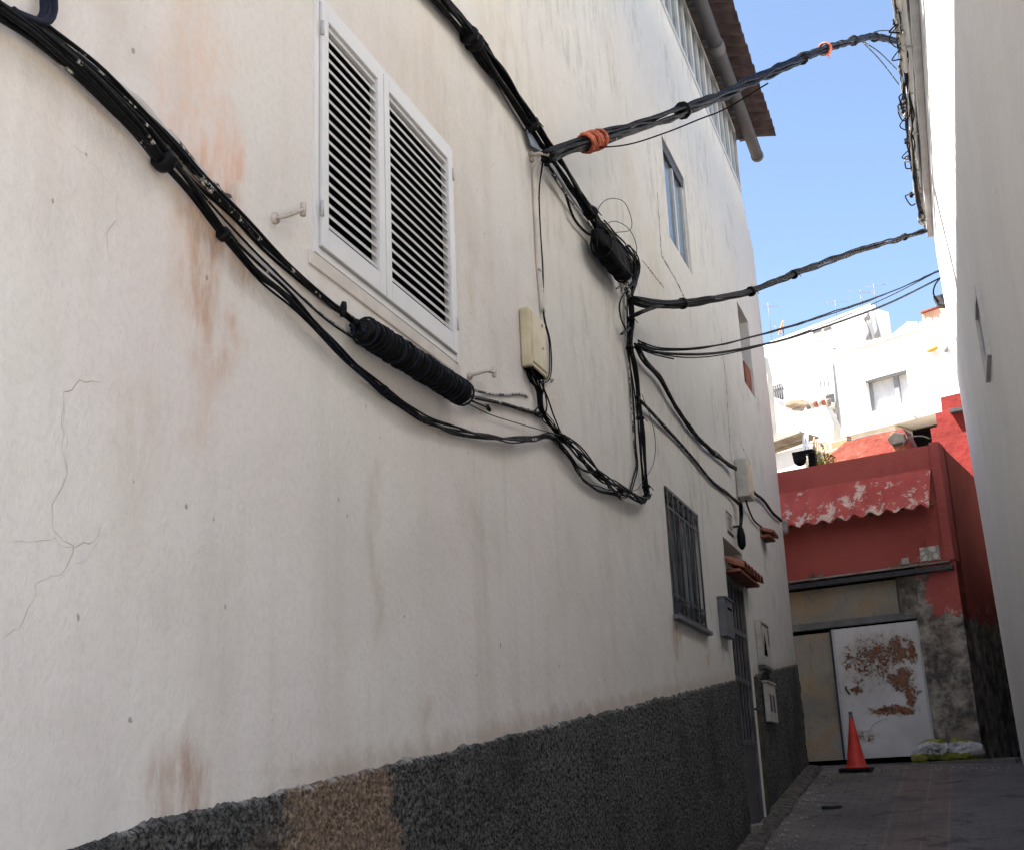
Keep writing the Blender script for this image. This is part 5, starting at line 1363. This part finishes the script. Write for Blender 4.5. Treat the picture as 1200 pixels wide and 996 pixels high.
FE.poly(b, [(893,519),(925,506),(944,507),(945,509),(900,525),(893,527)], -.5, .25); b.build('roof', M['fibre'], sh)
b = MB()
for x0, y0_, y1_ in ((943, 508, 545), (947, 508, 548), (905, 524, 545)): a0, a1 = FE.px(x0, y0_), FE.px(x0+2, y1_); b = MB(); b.tube([FE.P(a0[0], a0[1], .05), FE.P(a1[0], a1[1], .05)], .035, 6); b.build('post', M['white_metal'], sh)
b = MB(); a0, a1 = FE.px(906, 529), FE.px(944, 517); b.tube([FE.P(a0[0], a0[1], .04), FE.P(a1[0], a1[1], .04)], .03, 6); b.build('rail', M['timber'], sh)
b = MB(); 
for i in range(7):
    a0, a1 = FE.px(948+i*2.2, 510+i*3), FE.px(950+i*2.4, 545); b.tube([FE.P(a0[0], a0[1], -.2), FE.P(a1[0], a1[1], -.1)], .02, 5)
b.build('side_fence', M['timber'], sh)
# far peach house and white gable on the skyline
FG = facade(1080, 385, 70, (-900, 990))
hg = thing('peach_house', 'peach house on the skyline beside the right wall', 'house', FG.P(0, 20))
b = MB(); FG.poly(b, [(1080,405),(1081,367),(1090,362),(1135,352),(1135,405)], -5, 0); b.build('wall', M['peach'], hg)
b = MB(); FG.poly(b, [(1081,368.5),(1099,362),(1100,360.5),(1081,366.5)], 0, .25); b.build('roof', M['terracotta'], hg)
FH = facade(1060, 390, 62, (-900, 990))
b = MB(); FH.poly(b, [(1044,400),(1048,390),(1064,377),(1072,378),(1074,400)], -.5, 0); o = b.build('white_house', M['white_far']); tag(o, 'small white gabled house on the skyline left of the peach one', 'house')
# far left white house strip
FI = facade(900, 480, 34, (-900, 990))
b = MB(); FI.poly(b, [(860,640),(860,420),(894,418),(899,440),(904,500),(908,640)], -.25, 0); o = b.build('white_house', M['white_old']); tag(o, 'narrow old white house just behind the far corner of the stained wall', 'house')
slab('garden_wall', 'dark low wall end between stained house and red parapet', 'wall', FD, [(898,560),(905,535),(922,548),(925,560)], .3, .5, 'dark_metal')

# antennas and dish on the roofs
def antenna(label, x, y, h, face, w, els=6, tilt=0):
    u, z = face.px(x, y, w); p = face.P(u, z, w)
    t = thing('antenna', label, 'antenna', p, 'television antennas on the roofs')
    b = MB(); b.tube([p-Vector((0, 0, .6)), p+Vector((0, 0, h))], .018, 6); b.build('mast', M['antenna'], t)
    top = p+Vector((0, 0, h*.86)); dx = Vector((math.cos(tilt), math.sin(tilt), 0))
    b = MB(); b.tube([top-dx*.4, top+dx*.5], .011, 5)
    for i in range(els):
        c = top+dx*(-.5+1.1*i/(els-1)); l = .16+.04*i; pp = Vector((-dx.y, dx.x, .3))*l
        b.tube([c-pp, c+pp], .008, 4)
    b.build('boom', M['antenna'], t)
antenna('dark mast antenna nearest the stained house corner', 903, 386, 1.25, FA, -1.0, 5, .4)
antenna('low wide antenna halfway along the tall house roof', 980, 366, .55, FA, -3.0, 7, .2)
antenna('slim antenna standing left on the highest corner of the tall house', 1010, 357, .65, FA, -1.5, 5, .7)
antenna('tall antenna standing right on the highest corner of the tall house', 1026, 352, .75, FA, -2.5, 6, .1)
t = thing('satellite_dish', 'rusty orange satellite dish on the tall house roof edge', 'satellite dish', FA.P(*FA.px(914, 392), -.3))
u, z = FA.px(914, 384); m_ = MB(); N1 = 6; N2 = 18; vs = []
ax = (-FA.n*-.7+FA.u*-.6+Vector((0, 0, .35))).normalized(); a1_ = ax.cross(Vector((0, 0, 1))).normalized(); a2_ = a1_.cross(ax)
c0_ = FA.P(u, z, -.2)
for s0 in (0, .03):
    for i in range(N1+1):
        r_ = .34*i/N1
        for j in range(N2):
            an = 2*math.pi*j/N2; vs.append(c0_ + a1_*r_*math.cos(an) + a2_*r_*math.sin(an) + ax*((r_*r_)*.7+s0))
fs = []
for s0 in (0, 1):
    o0 = s0*(N1+1)*N2
    fs += [(o0+i*N2+j, o0+i*N2+(j+1) % N2, o0+(i+1)*N2+(j+1) % N2, o0+(i+1)*N2+j) for i in range(N1) for j in range(N2)]
m_.add(vs, fs, True); m_.build('reflector', M['dish'], t)
b = MB(); b.tube([c0_, c0_-Vector((0, 0, .5))], .03, 6); b.build('mast', M['antenna'], t)
b = MB(); b.tube([c0_-a2_*.3, c0_+ax*.4], .015, 5); b.build('feed_arm', M['antenna'], t)

# ------------------------------------------------------------------ camera, light, world
cam = bpy.data.cameras.new('camera'); co = bpy.data.objects.new('camera', cam); COL.objects.link(co)
co.matrix_world = Matrix.Translation(CAM) @ R.to_4x4()
cam.sensor_width = 36; cam.lens = F/1200*36; cam.clip_end = 2000; cam.clip_start = .05
sc.camera = co
sdir = Vector((-1, -.52, 2.0)).normalized()     # towards the sun
sun = bpy.data.lights.new('sun', 'SUN'); sun.energy = 5.0; sun.angle = math.radians(.5); sun.color = (1, .955, .89)
so = bpy.data.objects.new('sun', sun); COL.objects.link(so); so.rotation_euler = (-sdir).to_track_quat('-Z', 'Y').to_euler()
wd = bpy.data.worlds.new('World'); sc.world = wd; wd.use_nodes = True
nt_ = wd.node_tree; bg = nt_.nodes['Background']; sk = nt_.nodes.new('ShaderNodeTexSky'); sk.sky_type = 'NISHITA'; sk.sun_disc = False
sk.sun_elevation = math.asin(sdir.z); sk.sun_rotation = math.atan2(sdir.x, sdir.y); sk.air_density = 1.0; sk.dust_density = 1.2; sk.ozone_density = 1.2
tcw = nt_.nodes.new('ShaderNodeTexCoord'); mpw = nt_.nodes.new('ShaderNodeMapping'); mpw.inputs['Scale'].default_value = (1.2, 1.2, 3.5)
nw = nt_.nodes.new('ShaderNodeTexNoise'); nw.inputs['Scale'].default_value = 2.2; nw.inputs['Detail'].default_value = 6; nw.inputs['Roughness'].default_value = .6
rw = nt_.nodes.new('ShaderNodeMapRange'); rw.inputs[1].default_value = .48; rw.inputs[2].default_value = .8; rw.inputs[4].default_value = .22
mw = nt_.nodes.new('ShaderNodeMix'); mw.data_type = 'RGBA'; mw.inputs[7].default_value = (4.2, 4.5, 5.0, 1)
nt_.links.new(tcw.outputs['Generated'], mpw.inputs['Vector']); nt_.links.new(mpw.outputs[0], nw.inputs['Vector']); nt_.links.new(nw.outputs['Fac'], rw.inputs[0]); nt_.links.new(rw.outputs[0], mw.inputs[0])
nt_.links.new(sk.outputs[0], mw.inputs[6]); nt_.links.new(mw.outputs[2], bg.inputs[0]); bg.inputs[1].default_value = .062
sc.view_settings.view_transform = 'Standard'; sc.view_settings.look = 'None'; sc.view_settings.exposure = 2.3; sc.view_settings.gamma = 1
sc.render.engine = 'CYCLES'; sc.cycles.use_denoising = True; sc.cycles.adaptive_threshold = .02
sc.cycles.max_bounces = 6; sc.cycles.diffuse_bounces = 4
